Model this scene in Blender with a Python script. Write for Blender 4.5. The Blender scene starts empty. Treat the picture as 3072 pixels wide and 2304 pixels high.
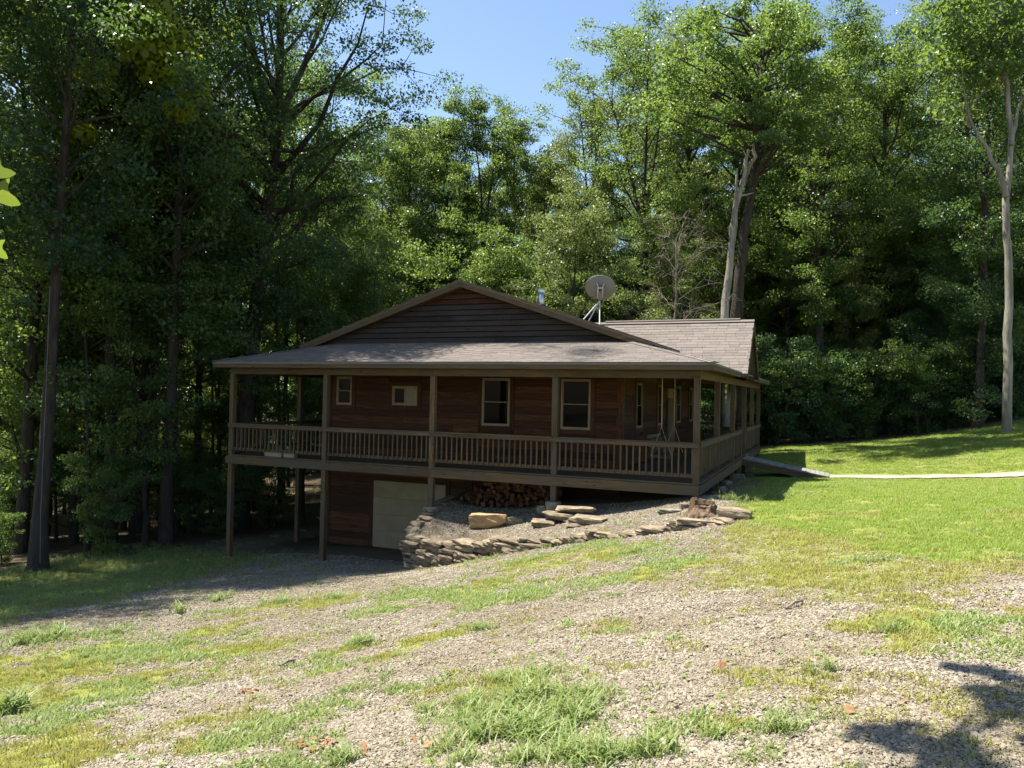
import bpy, math, random
import numpy as np
from mathutils import Vector, Matrix, Euler, Quaternion

# ------------------------------------------------------------------ camera, light, exposure
S = bpy.context.scene
COL = S.collection
W, H, F = 3072.0, 2304.0, 2250.0
CAM = np.array([2.75, -17.51, 1.95])
ROT = Matrix.Rotation(math.radians(23), 3, 'Z') @ Matrix.Rotation(math.radians(90.85), 3, 'X') @ Matrix.Rotation(math.radians(1.15), 3, 'Z')
cd = bpy.data.cameras.new('camera')
cd.sensor_width = 36.0
cd.lens = 36.0 * F / W
cd.clip_start, cd.clip_end = 0.05, 3000
cam = bpy.data.objects.new('camera', cd)
cam.matrix_world = Matrix.Translation(CAM) @ ROT.to_4x4()
COL.objects.link(cam)
S.camera = cam
RM = np.array(ROT)

SUN = Vector((-0.50, -0.02, 1.0)).normalized()
world = bpy.data.worlds.new('World')
S.world = world
world.use_nodes = True
wn = world.node_tree
sky = wn.nodes.new('ShaderNodeTexSky')
sky.sky_type = 'NISHITA'
sky.sun_disc = False
sky.sun_elevation = math.asin(SUN.z)
sky.sun_rotation = math.atan2(SUN.x, SUN.y)
sky.altitude = 200
sky.air_density = 1.0
sky.dust_density = 0.35
sky.ozone_density = 1.0
wn.links.new(sky.outputs[0], wn.nodes['Background'].inputs[0])
wn.nodes['Background'].inputs[1].default_value = 0.08
sl = bpy.data.lights.new('sun', 'SUN')
sl.energy = 5.0
sl.angle = math.radians(0.5)
sl.color = (1.0, 0.95, 0.86)
so = bpy.data.objects.new('sun', sl)
so.rotation_euler = SUN.to_track_quat('Z', 'Y').to_euler()
so.location = (0, 0, 60)
COL.objects.link(so)
vs = S.view_settings
vs.view_transform = 'Standard'
vs.look = 'None'
vs.exposure = 1.6
vs.gamma = 1
vs.use_curve_mapping = False
cy = S.cycles
cy.max_bounces = 8
cy.diffuse_bounces = 6
cy.glossy_bounces = 2
cy.transmission_bounces = 4
cy.transparent_max_bounces = 8
cy.use_adaptive_sampling = True
cy.use_denoising = True
cy.caustics_reflective = False
cy.caustics_refractive = False

RNG = np.random.default_rng(7)
random.seed(7)


def ray(px, py):
    return RM @ np.array([(px - W / 2) / F, -(py - H / 2) / F, -1.0])


def atd(px, py, depth):
    return CAM + ray(px, py) * depth


def on(px, py, axis, val):
    d = ray(px, py)
    t = (val - CAM[axis]) / d[axis]
    return CAM + t * d


# ------------------------------------------------------------------ materials
def nmat(name, rough=0.8, spec=0.3):
    m = bpy.data.materials.new(name)
    m.use_nodes = True
    b = m.node_tree.nodes['Principled BSDF']
    b.inputs['Roughness'].default_value = rough
    b.inputs['Specular IOR Level'].default_value = spec
    return m, m.node_tree, b


def N(nt, t, **kw):
    n = nt.nodes.new(t)
    for k, v in kw.items():
        setattr(n, k, v)
    return n


def L(nt, a, b):
    nt.links.new(a, b)


def ramp(nt, fac, stops):
    r = N(nt, 'ShaderNodeValToRGB')
    e = r.color_ramp.elements
    while len(e) < len(stops):
        e.new(0.5)
    for i, (p, c) in enumerate(stops):
        e[i].position = p
        e[i].color = (*c, 1) if len(c) == 3 else c
    L(nt, fac, r.inputs[0])
    return r.outputs[0]


def mix(nt, fac, a, b, blend='MIX'):
    m = N(nt, 'ShaderNodeMix', data_type='RGBA', blend_type=blend)
    for s, v in ((m.inputs[0], fac), (m.inputs[6], a), (m.inputs[7], b)):
        if isinstance(v, (int, float)):
            s.default_value = v
        elif isinstance(v, tuple):
            s.default_value = (*v, 1)
        else:
            L(nt, v, s)
    return m.outputs[2]


def noise(nt, vec, scale, detail=4, rough=0.55, dim='3D'):
    n = N(nt, 'ShaderNodeTexNoise')
    n.inputs['Scale'].default_value = scale
    n.inputs['Detail'].default_value = detail
    n.inputs['Roughness'].default_value = rough
    if vec is not None:
        L(nt, vec, n.inputs['Vector'])
    return n.outputs['Fac']


def bump(nt, b, h, strength, dist):
    n = N(nt, 'ShaderNodeBump')
    n.inputs['Strength'].default_value = strength
    n.inputs['Distance'].default_value = dist
    L(nt, h, n.inputs['Height'])
    L(nt, n.outputs[0], b.inputs['Normal'])


def scaled_pos(nt, sc, offset_random=True):
    g = N(nt, 'ShaderNodeNewGeometry')
    v = g.outputs['Position']
    if offset_random:
        oi = N(nt, 'ShaderNodeObjectInfo')
        a = N(nt, 'ShaderNodeVectorMath', operation='SCALE')
        a.inputs[0].default_value = (37.0, 53.0, 71.0)
        L(nt, oi.outputs['Random'], a.inputs['Scale'])
        ad = N(nt, 'ShaderNodeVectorMath', operation='ADD')
        L(nt, v, ad.inputs[0])
        L(nt, a.outputs[0], ad.inputs[1])
        v = ad.outputs[0]
    m = N(nt, 'ShaderNodeVectorMath', operation='MULTIPLY')
    m.inputs[1].default_value = sc
    L(nt, v, m.inputs[0])
    return m.outputs[0]


def wood(name, axis, dark, light, grey=None, rough=0.75, var=0.35):
    m, nt, b = nmat(name, rough, 0.25)
    sc = [14.0, 14.0, 14.0]
    sc[axis] = 0.9
    v = scaled_pos(nt, tuple(sc))
    f = noise(nt, v, 2.2, 5, 0.62)
    c = ramp(nt, f, [(0.32, dark), (0.68, light)])
    oi = N(nt, 'ShaderNodeObjectInfo')
    hv = N(nt, 'ShaderNodeHueSaturation')
    mr = N(nt, 'ShaderNodeMapRange')
    mr.inputs[3].default_value = 1 - var
    mr.inputs[4].default_value = 1 + var
    L(nt, oi.outputs['Random'], mr.inputs[0])
    L(nt, mr.outputs[0], hv.inputs['Value'])
    L(nt, c, hv.inputs['Color'])
    out = hv.outputs[0]
    g = scaled_pos(nt, (1, 1, 1))
    if grey:
        st = noise(nt, g, 0.9, 3)
        fr = ramp(nt, st, [(0.42, (0, 0, 0)), (0.62, (1, 1, 1))])
        out = mix(nt, fr, out, grey)
    # knots
    kv = N(nt, 'ShaderNodeTexVoronoi')
    sk = [7.0, 7.0, 7.0]
    sk[axis] = 3.2
    L(nt, scaled_pos(nt, tuple(sk)), kv.inputs['Vector'])
    kv.inputs['Scale'].default_value = 0.8
    kf = ramp(nt, kv.outputs['Distance'], [(0.05, (1, 1, 1)), (0.14, (0, 0, 0))])
    out = mix(nt, kf, out, (dark[0] * 0.45, dark[1] * 0.4, dark[2] * 0.4))
    L(nt, out, b.inputs['Base Color'])
    bump(nt, b, f, 0.25, 0.01)
    return m


PT_D, PT_L = (0.058, 0.037, 0.018), (0.15, 0.1, 0.049)
M = {}
for ax, k in ((0, 'x'), (1, 'y'), (2, 'z')):
    M['pt' + k] = wood('weathered_wood_' + k, ax, PT_D, PT_L, (0.085, 0.066, 0.045), 0.8, 0.32)
    M['ced' + k] = wood('cedar_' + k, ax, (0.025, 0.0085, 0.0035), (0.092, 0.0345, 0.012), None, 0.75, 0.5)
M['gable'] = wood('weathered_cedar', 0, (0.019, 0.013, 0.0105), (0.046, 0.032, 0.026), (0.04, 0.033, 0.029), 0.8, 0.3)
M['rampwood'] = wood('grey_plank', 1, (0.16, 0.15, 0.14), (0.27, 0.26, 0.25), (0.22, 0.22, 0.22), 0.55, 0.15)
M['log'] = wood('split_log', 1, (0.04, 0.016, 0.008), (0.12, 0.052, 0.024), (0.075, 0.035, 0.018), 0.85, 0.55)


def plain(name, col, rough=0.6, spec=0.4, metal=0.0, nscale=6, amt=0.15, bumpd=0.0):
    m, nt, b = nmat(name, rough, spec)
    b.inputs['Metallic'].default_value = metal
    f = noise(nt, scaled_pos(nt, (1, 1, 1)), nscale, 5)
    c = ramp(nt, f, [(0.3, tuple(x * (1 - amt) for x in col)), (0.7, tuple(min(1, x * (1 + amt)) for x in col))])
    L(nt, c, b.inputs['Base Color'])
    if bumpd:
        bump(nt, b, f, 0.6, bumpd)
    return m


M['trim'] = plain('window_vinyl', (0.22, 0.155, 0.085), 0.5)
M['door'] = plain('garage_door_paint', (0.26, 0.205, 0.12), 0.6, 0.2, 0, 2, 0.16)
M['glass'] = plain('dark_glass', (0.005, 0.004, 0.005), 0.04, 0.045, 0, 1, 0.1)
M['metal'] = plain('galvanised_steel', (0.55, 0.56, 0.56), 0.35, 0.5, 0.85, 8, 0.2)
M['white_metal'] = plain('white_tube', (0.42, 0.42, 0.41), 0.35, 0.5, 0.0, 8, 0.08)
M['dish'] = plain('grey_dish_paint', (0.18, 0.175, 0.155), 0.5, 0.3, 0, 3, 0.08)
M['black'] = plain('dark_metal', (0.03, 0.03, 0.03), 0.5)
M['concrete'] = plain('concrete', (0.19, 0.18, 0.13), 0.9, 0.2, 0, 9, 0.3, 0.01)
M['planter'] = plain('planter_plastic', (0.22, 0.22, 0.16), 0.55, 0.4, 0, 4, 0.1)
M['rope'] = plain('rope', (0.40, 0.31, 0.2), 0.9, 0.1, 0, 60, 0.2)
M['cable'] = plain('cable', (0.16, 0.16, 0.15), 0.5)
M['ribbon'] = plain('white_ribbon', (0.75, 0.75, 0.72), 0.6)
M['ceiling'] = plain('porch_ceiling', (0.10, 0.045, 0.02), 0.8, 0.2, 0, 3, 0.25)
M['gap_shade'] = plain('gap_shade_backing', (0.02, 0.015, 0.012), 0.9, 0.1)


def stone_mat(name, c1, c2, c3, rough=0.9):
    m, nt, b = nmat(name, rough, 0.2)
    p = scaled_pos(nt, (1, 1, 1.8))
    f = noise(nt, p, 5.5, 7, 0.65)
    c = ramp(nt, f, [(0.28, c1), (0.5, c2), (0.74, c3)])
    oi = N(nt, 'ShaderNodeObjectInfo')
    mr = N(nt, 'ShaderNodeMapRange')
    mr.inputs[3].default_value = 0.75
    mr.inputs[4].default_value = 1.2
    L(nt, oi.outputs['Random'], mr.inputs[0])
    hv = N(nt, 'ShaderNodeHueSaturation')
    L(nt, mr.outputs[0], hv.inputs['Value'])
    L(nt, c, hv.inputs['Color'])
    L(nt, hv.outputs[0], b.inputs['Base Color'])
    bump(nt, b, noise(nt, p, 14, 8, 0.7), 0.9, 0.03)
    return m


M['stone'] = stone_mat('sandstone', (0.075, 0.06, 0.04), (0.20, 0.158, 0.105), (0.33, 0.27, 0.185))
M['orange_stone'] = stone_mat('orange_sandstone', (0.19, 0.115, 0.055), (0.38, 0.245, 0.12), (0.47, 0.34, 0.19))
M['dark_stone'] = stone_mat('mossy_stone', (0.07, 0.075, 0.05), (0.16, 0.15, 0.1), (0.26, 0.23, 0.17))


def bark_mat(name, c1, c2, c3, sc=5.0):
    m, nt, b = nmat(name, 0.9, 0.15)
    p = scaled_pos(nt, (1, 1, 0.16))
    f = noise(nt, p, sc * 2.4, 6, 0.65)
    f2 = noise(nt, scaled_pos(nt, (1, 1, 0.5)), 0.9, 3)
    c = ramp(nt, f, [(0.34, c1), (0.66, c2)])
    c = mix(nt, ramp(nt, f2, [(0.45, (0, 0, 0)), (0.7, (1, 1, 1))]), c, c3)
    L(nt, c, b.inputs['Base Color'])
    bump(nt, b, f, 1.0, 0.05)
    return m


M['bark'] = bark_mat('brown_bark', (0.022, 0.017, 0.013), (0.075, 0.06, 0.045), (0.05, 0.046, 0.038))
M['palebark'] = bark_mat('pale_bark', (0.12, 0.105, 0.085), (0.36, 0.33, 0.28), (0.17, 0.15, 0.12), 3.4)
M['deadwood'] = bark_mat('dead_wood', (0.11, 0.085, 0.065), (0.25, 0.21, 0.175), (0.17, 0.14, 0.115), 3)
M['stump'] = bark_mat('stump_wood', (0.05, 0.028, 0.016), (0.22, 0.155, 0.105), (0.13, 0.085, 0.05), 5)


def leaf_mat(name, cols, trans, tfac=0.35, rough=0.42, spec=0.4):
    m, nt, b = nmat(name, rough, spec)
    g = N(nt, 'ShaderNodeNewGeometry')
    oi = N(nt, 'ShaderNodeObjectInfo')
    ad = N(nt, 'ShaderNodeMath', operation='MULTIPLY_ADD')
    L(nt, oi.outputs['Random'], ad.inputs[0])
    ad.inputs[1].default_value = 0.45
    mu = N(nt, 'ShaderNodeMath', operation='MULTIPLY')
    L(nt, g.outputs['Random Per Island'], mu.inputs[0])
    mu.inputs[1].default_value = 0.55
    L(nt, mu.outputs[0], ad.inputs[2])
    c = ramp(nt, ad.outputs[0], [(i / (len(cols) - 1), x) for i, x in enumerate(cols)])
    L(nt, c, b.inputs['Base Color'])
    t = N(nt, 'ShaderNodeBsdfTranslucent')
    tc = mix(nt, 0.5, c, trans)
    L(nt, tc, t.inputs['Color'])
    ms = N(nt, 'ShaderNodeMixShader')
    ms.inputs[0].default_value = tfac
    L(nt, b.outputs[0], ms.inputs[1])
    L(nt, t.outputs[0], ms.inputs[2])
    L(nt, ms.outputs[0], nt.nodes['Material Output'].inputs['Surface'])
    return m


M['leaf'] = leaf_mat('green_leaves', [(0.038, 0.078, 0.03), (0.062, 0.115, 0.04), (0.09, 0.142, 0.044), (0.14, 0.17, 0.055)], (0.34, 0.48, 0.05), 0.5, 0.4, 0.35)
M['leaf_dark'] = leaf_mat('dark_green_leaves', [(0.022, 0.052, 0.024), (0.038, 0.08, 0.032), (0.055, 0.1, 0.035)], (0.24, 0.38, 0.06), 0.44, 0.38, 0.35)
M['leaf_pale'] = leaf_mat('pale_green_leaves', [(0.10, 0.15, 0.045), (0.15, 0.20, 0.06), (0.20, 0.225, 0.085)], (0.28, 0.34, 0.07), 0.42, 0.42, 0.3)
M['leaf_sunlit'] = leaf_mat('sunlit_yellow_leaves', [(0.10, 0.15, 0.018), (0.16, 0.2, 0.022), (0.22, 0.23, 0.025)], (0.75, 0.78, 0.04), 0.62)  # backlit sun glow put into leaf colour and translucency
M['leaf_sprig'] = leaf_mat('near_maple_leaves', [(0.09, 0.15, 0.02), (0.13, 0.19, 0.025), (0.16, 0.19, 0.04)], (0.24, 0.33, 0.03), 0.4)
M['grass'] = leaf_mat('lawn_grass', [(0.12, 0.21, 0.03), (0.18, 0.275, 0.04), (0.24, 0.31, 0.06), (0.30, 0.30, 0.11)], (0.34, 0.46, 0.04), 0.4, 0.6, 0.25)
M['drygrass'] = leaf_mat('sparse_grass', [(0.19, 0.21, 0.035), (0.25, 0.26, 0.05), (0.3, 0.28, 0.08), (0.34, 0.28, 0.13)], (0.42, 0.44, 0.06), 0.35, 0.6, 0.2)
M['tallgrass'] = leaf_mat('tall_grass', [(0.12, 0.18, 0.05), (0.17, 0.24, 0.065), (0.23, 0.28, 0.09), (0.31, 0.3, 0.15)], (0.32, 0.44, 0.07), 0.35, 0.5, 0.3)
M['deadleaf'] = leaf_mat('dead_leaves', [(0.16, 0.07, 0.03), (0.25, 0.13, 0.06), (0.36, 0.25, 0.14)], (0.3, 0.15, 0.05), 0.2, 0.7, 0.2)


def pebble_mat():
    m, nt, b = nmat('gravel_stones', 0.85, 0.25)
    oi = N(nt, 'ShaderNodeObjectInfo')
    c = ramp(nt, oi.outputs['Random'], [(0, (0.087, 0.071, 0.048)), (0.2, (0.174, 0.147, 0.106)), (0.45, (0.239, 0.205, 0.147)), (0.7, (0.257, 0.227, 0.175)), (0.9, (0.322, 0.294, 0.239)), (1, (0.183, 0.134, 0.083))])
    f = noise(nt, scaled_pos(nt, (1, 1, 1)), 40, 4)
    c = mix(nt, 0.3, c, ramp(nt, f, [(0.3, (0.17, 0.14, 0.098)), (0.7, (0.42, 0.375, 0.30))]))
    dn = noise(nt, scaled_pos(nt, (1, 1, 1), False), 0.75, 5, 0.6)
    c = mix(nt, ramp(nt, dn, [(0.42, (0, 0, 0)), (0.66, (0.6, 0.6, 0.6))]), c, (0.17, 0.135, 0.085))
    L(nt, c, b.inputs['Base Color'])
    return m


M['pebble'] = pebble_mat()


def ground_mat(name, path=False):
    m, nt, b = nmat(name, 0.92, 0.15)
    g = N(nt, 'ShaderNodeNewGeometry')
    P = g.outputs['Position']
    v = N(nt, 'ShaderNodeTexVoronoi')
    v.inputs['Scale'].default_value = 38
    L(nt, P, v.inputs['Vector'])
    sep = N(nt, 'ShaderNodeSeparateColor')
    L(nt, v.outputs['Color'], sep.inputs[0])
    c = ramp(nt, sep.outputs[0], [(0, (0.104, 0.085, 0.057)), (0.3, (0.183, 0.153, 0.110)), (0.6, (0.235, 0.205, 0.152)), (0.85, (0.261, 0.233, 0.184)), (1, (0.313, 0.285, 0.235))])
    big = noise(nt, P, 0.55, 5, 0.6)
    c = mix(nt, ramp(nt, big, [(0.4, (0, 0, 0)), (0.72, (0.75, 0.75, 0.75))]), c, (0.22, 0.165, 0.10))
    gap = ramp(nt, v.outputs['Distance'], [(0.25, (0, 0, 0)), (0.62, (0.8, 0.8, 0.8))])
    c = mix(nt, gap, c, (0.10, 0.075, 0.05))
    at = N(nt, 'ShaderNodeAttribute', attribute_name='grass')
    n2 = noise(nt, P, 3.5, 6, 0.7)
    ma = N(nt, 'ShaderNodeMath', operation='ADD')
    L(nt, at.outputs['Fac'], ma.inputs[0])
    L(nt, n2, ma.inputs[1])
    gf = ramp(nt, ma.outputs[0], [(0.92, (0, 0, 0)), (1.32, (1, 1, 1))])
    gn = noise(nt, P, 22, 5, 0.7)
    gc = ramp(nt, gn, [(0.3, (0.09, 0.11, 0.02)), (0.55, (0.18, 0.21, 0.035)), (0.75, (0.26, 0.26, 0.07))])
    ln = noise(nt, P, 0.8, 4, 0.6)
    gc = mix(nt, ramp(nt, ln, [(0.45, (0, 0, 0)), (0.68, (0.8, 0.8, 0.8))]), gc, (0.25, 0.24, 0.09))
    c = mix(nt, gf, c, gc)
    fo = N(nt, 'ShaderNodeAttribute', attribute_name='dark_floor')
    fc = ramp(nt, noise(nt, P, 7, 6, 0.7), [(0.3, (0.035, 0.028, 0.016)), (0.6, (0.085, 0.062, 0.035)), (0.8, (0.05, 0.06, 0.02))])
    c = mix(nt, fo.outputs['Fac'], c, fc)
    L(nt, c, b.inputs['Base Color'])
    iv = N(nt, 'ShaderNodeMath', operation='SUBTRACT')
    iv.inputs[0].default_value = 1
    L(nt, v.outputs['Distance'], iv.inputs[1])
    bump(nt, b, iv.outputs[0], 0.9, 0.03)
    return m


M['ground'] = ground_mat('gravel_and_turf')


def shingle_mat():
    m, nt, b = nmat('asphalt_shingle', 0.9, 0.2)
    oi = N(nt, 'ShaderNodeObjectInfo')
    g = N(nt, 'ShaderNodeNewGeometry')
    ad = N(nt, 'ShaderNodeMath', operation='ADD')
    L(nt, oi.outputs['Random'], ad.inputs[0])
    L(nt, g.outputs['Random Per Island'], ad.inputs[1])
    fr = N(nt, 'ShaderNodeMath', operation='FRACT')
    L(nt, ad.outputs[0], fr.inputs[0])
    c = ramp(nt, fr.outputs[0], [(0, (0.112, 0.094, 0.08)), (0.5, (0.145, 0.122, 0.104)), (1, (0.178, 0.15, 0.13))])
    f = noise(nt, g.outputs['Position'], 60, 3)
    c = mix(nt, 0.35, c, ramp(nt, f, [(0.3, (0.07, 0.061, 0.055)), (0.7, (0.27, 0.235, 0.21))]))
    L(nt, c, b.inputs['Base Color'])
    bump(nt, b, f, 0.4, 0.006)
    return m


M['shingle'] = shingle_mat()


# ------------------------------------------------------------------ object helpers
def tag(o, label=None, cat=None, group=None, kind=None):
    for k, v in (('label', label), ('category', cat), ('group', group), ('kind', kind)):
        if v:
            o[k] = v
    return o


def link(name, me, mat=None, parent=None, loc=(0, 0, 0)):
    o = bpy.data.objects.new(name, me)
    COL.objects.link(o)
    o.location = loc
    if mat is not None and me is not None and not me.materials:
        me.materials.append(mat)
    if parent is not None:
        o.parent = parent
    return o


def thing(name, label, cat, loc=(0, 0, 0), group=None):
    o = bpy.data.objects.new(name, None)
    o.empty_display_size = 0.2
    COL.objects.link(o)
    o.location = loc
    return tag(o, label, cat, group)


def npmesh(name, V, Fc, smooth=False):
    """V (n,3); Fc list of arrays (k,m) with m verts a face."""
    me = bpy.data.meshes.new(name)
    V = np.asarray(V, np.float32)
    if not isinstance(Fc, list):
        Fc = [Fc]
    Fc = [np.asarray(f, np.int32) for f in Fc if len(f)]
    me.vertices.add(len(V))
    me.vertices.foreach_set('co', V.ravel())
    nl = sum(f.size for f in Fc)
    npoly = sum(len(f) for f in Fc)
    me.loops.add(nl)
    me.polygons.add(npoly)
    me.loops.foreach_set('vertex_index', np.concatenate([f.ravel() for f in Fc]))
    tot = np.concatenate([np.full(len(f), f.shape[1], np.int32) for f in Fc])
    st = np.concatenate([[0], np.cumsum(tot)[:-1]]).astype(np.int32)
    me.polygons.foreach_set('loop_start', st)
    me.polygons.foreach_set('loop_total', tot)
    if smooth:
        me.polygons.foreach_set('use_smooth', np.ones(npoly, bool))
    me.update(calc_edges=True)
    me.validate()
    return me


class MB:
    """collects boxes, bars, tubes and polygons for ONE mesh"""
    def __init__(self):
        self.v, self.f = [], []

    def add(self, V, Fc):
        n = len(self.v)
        self.v += [tuple(p) for p in V]
        self.f += [tuple(i + n for i in f) for f in Fc]
        return self

    def box(self, a, b):
        x0, y0, z0 = a
        x1, y1, z1 = b
        return self.add([(x0, y0, z0), (x1, y0, z0), (x1, y1, z0), (x0, y1, z0), (x0, y0, z1), (x1, y0, z1), (x1, y1, z1), (x0, y1, z1)],
                        [(0, 3, 2, 1), (4, 5, 6, 7), (0, 1, 5, 4), (1, 2, 6, 5), (2, 3, 7, 6), (3, 0, 4, 7)])

    def bar(self, p, q, w, h, up=(0, 0, 1)):
        p, q = Vector(p), Vector(q)
        d = (q - p).normalized()
        s = d.cross(Vector(up))
        if s.length < 1e-4:
            s = d.cross(Vector((0, 1, 0)))
        s.normalize()
        u = s.cross(d)
        V = []
        for c in (p, q):
            for a, b in ((-1, -1), (1, -1), (1, 1), (-1, 1)):
                V.append(c + s * (a * w / 2) + u * (b * h / 2))
        return self.add(V, [(3, 2, 1, 0), (4, 5, 6, 7), (0, 1, 5, 4), (1, 2, 6, 5), (2, 3, 7, 6), (3, 0, 4, 7)])

    def tube(self, pts, radii, n=10, cap=True):
        pts = [Vector(p) for p in pts]
        if isinstance(radii, (int, float)):
            radii = [radii] * len(pts)
        V, Fc = [], []
        s0 = None
        for i, p in enumerate(pts):
            d = (pts[min(i + 1, len(pts) - 1)] - pts[max(i - 1, 0)]).normalized()
            s = d.cross(Vector((0, 0, 1)) if abs(d.z) < 0.95 else Vector((0, 1, 0))).normalized()
            if s0 is not None and s.dot(s0) < 0:
                s = -s
            s0 = s
            u = s.cross(d)
            for k in range(n):
                a = 2 * math.pi * k / n
                V.append(p + (s * math.cos(a) + u * math.sin(a)) * radii[i])
        for i in range(len(pts) - 1):
            for k in range(n):
                k2 = (k + 1) % n
                Fc.append((i * n + k, (i + 1) * n + k, (i + 1) * n + k2, i * n + k2))
        if cap:
            Fc.append(tuple(range(n)))
            Fc.append(tuple(reversed(range((len(pts) - 1) * n, len(pts) * n))))
        return self.add(V, Fc)

    def prism(self, poly, off):
        n = len(poly)
        off = Vector(off)
        V = [Vector(p) for p in poly] + [Vector(p) + off for p in poly]
        Fc = [tuple(range(n)), tuple(reversed(range(n, 2 * n)))]
        for i in range(n):
            j = (i + 1) % n
            Fc.append((i, n + i, n + j, j))
        return self.add(V, Fc)

    def mesh(self, name, smooth=False):
        me = bpy.data.meshes.new(name)
        me.from_pydata([tuple(v) for v in self.v], [], self.f)
        if smooth:
            for p in me.polygons:
                p.use_smooth = True
        import bmesh
        bm = bmesh.new()
        bm.from_mesh(me)
        bmesh.ops.recalc_face_normals(bm, faces=bm.faces)
        bm.to_mesh(me)
        bm.free()
        return me

    def build(self, name, mat, parent=None, smooth=False):
        return link(name, self.mesh(name, smooth), mat, parent)


def plank_mesh(name, bev=0.06):
    """unit board with bevelled long edges, -.5...5 on each axis; scaled per board"""
    V, Fc = [], []
    a = 0.5
    prof = [(-a + bev, -a), (a - bev, -a), (a, -a + bev * 1.2), (a, a - bev * 1.2), (a - bev, a), (-a + bev, a), (-a, a - bev * 1.2), (-a, -a + bev * 1.2)]
    for x in (-a, a):
        V += [(x, p, q) for p, q in prof]
    n = 8
    Fc.append(tuple(range(n)))
    Fc.append(tuple(reversed(range(n, 2 * n))))
    for i in range(n):
        j = (i + 1) % n
        Fc.append((i, n + i, n + j, j))
    mb = MB()
    mb.add(V, Fc)
    return mb.mesh(name)


UNIT = {}


def plank(name, mat, c, size, parent, axis=0, rot=None):
    """board of size (length along its axis, thickness, height) sharing one unit mesh per material"""
    key = mat.name
    if key not in UNIT:
        UNIT[key] = plank_mesh('board_' + key)
        UNIT[key].materials.append(mat)
    o = link(name, UNIT[key], None, parent, c)
    if axis == 0:
        o.scale = size
    elif axis == 1:
        o.rotation_euler = (0, 0, math.pi / 2)
        o.scale = size
    else:
        o.rotation_euler = (0, -math.pi / 2, 0)
        o.scale = size
    if rot is not None:
        o.rotation_euler = rot
    return o


# ------------------------------------------------------------------ terrain
CP = [(2.75, -17.5, .32), (1.17, -13.67, -.1), (-2.5, -14.06, -.7), (-9.05, -9.83, -1.9), (-7.3, -7.52, -1.95), (-6.98, -2.9, -2.25),
      (-3.12, -10.66, -1.2), (-1.29, -7.84, -.9), (-6.9, -1.6, -2.42), (-4.72, -2.0, -1.85), (-3.73, -2.25, -1.54), (-2.79, -2.5, -1.29),
      (-1.31, -2.85, -.9), (.02, -3.15, -.59), (1, -3.4, -.37), (1.8, 0, -.22), (.8, 0, -.29), (.3, 2.5, -.42), (2, 5.75, -.42), (2.7, 9, -.56),
      (7.9, 9.5, -.2), (8.46, 10.9, 0), (0, 18, -.32), (5.9, 23.7, .3), (10.5, 21.1, 1.0), (5.2, -5.28, .2), (3.9, -11.85, .3),
      (9, 0, .4), (12, -10, .6), (10, -18, .6), (-10.44, 0, -2.88), (-13.93, 0, -3.12), (-10.4, 2.4, -2.86), (-7.3, 1, -2.75), (-17.5, -3.2, -3.2),
      (-18.1, 1.9, -3.35), (-15, -9, -2.75), (-20, -12, -3.2), (-12, -16, -2.0), (-13.9, 3.5, -3.2), (-14, 10, -3.3), (-14, 16, -2.8), (-25, 5, -4),
      (-30, 20, -3.6), (-20, 25, -2.6), (-8, 22, -1.4), (-8, 30, -.4), (4, 32, 1.0), (15, 30, 2.5), (-28, 45, -1.5), (-10, 45, 1.5), (10, 45, 3.5),
      (25, 20, 3), (20, 5, 1.5), (25, -12, 1.4), (-45, -10, -5), (-50, 30, -4), (-60, 90, 0), (0, 90, 7), (60, 90, 9), (80, 0, 6), (80, -60, 3),
      (0, -70, 2), (-70, -60, -5), (-100, 20, -6), (-7, 8, -2.6), (-3, 8, -1.2), (-1.5, 1.5, -.75), (-1, 12, -.7)]
TC = [(-6.76, -1.35, -1.62), (-4.73, -1.8, -1.5), (-3.73, -2.05, -1.3), (-2.8, -2.25, -1.13), (-1.3, -2.6, -.82), (0, -2.9, -.52), (1, -3.1, -.32),
      (-5.15, -.54, -1.45), (-6.98, 0, -1.2), (-4.5, .04, -1.2), (-3.16, 0, -1.0), (-3.53, .4, -.95), (-1.5, 0, -.7), (-1.7, -2.08, -.82), (-.33, -1.9, -.52),
      (.3, -2, -.36), (0, .1, -.34), (1, 0, -.25), (-5, 2.4, -.95), (-2, 2.4, -.62), (-6.9, 2.4, -1.0), (.6, 2.4, -.38)]


def tps_fit(P):
    P = np.array(P, float)
    n = len(P)
    X = P[:, :2] / 20
    d = np.linalg.norm(X[:, None] - X[None], axis=2)
    K = np.where(d > 0, d * d * np.log(d + 1e-12), 0) + np.eye(n) * 1e-4
    A = np.zeros((n + 3, n + 3))
    A[:n, :n] = K
    A[:n, n] = 1
    A[:n, n + 1:] = X
    A[n, :n] = 1
    A[n + 1:, :n] = X.T
    w = np.linalg.solve(A, np.concatenate([P[:, 2], [0, 0, 0]]))
    return X, w


def tps_eval(fit, x, y):
    X, w = fit
    x, y = np.asarray(x, float) / 20, np.asarray(y, float) / 20
    out = w[-3] + w[-2] * x + w[-1] * y
    for i in range(len(X)):
        r2 = (x - X[i, 0]) ** 2 + (y - X[i, 1]) ** 2
        out = out + w[i] * 0.5 * r2 * np.log(r2 + 1e-12)
    return out


FG, FT = tps_fit(CP), tps_fit(TC)
WALL = [(-7.0, 2.3), (-7.0, 1.0), (-7.0, 0.0), (-6.95, -.8), (-6.76, -1.38), (-5.7, -1.62), (-4.73, -1.85), (-3.73, -2.08), (-2.8, -2.29), (-1.31, -2.63), (0, -2.93), (1.0, -3.15)]
TERR = WALL + [(1.25, -2.2), (1.0, -.8), (.75, 0.5), (.6, 2.3)]
_gp = RNG.random((8, 6))


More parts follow.
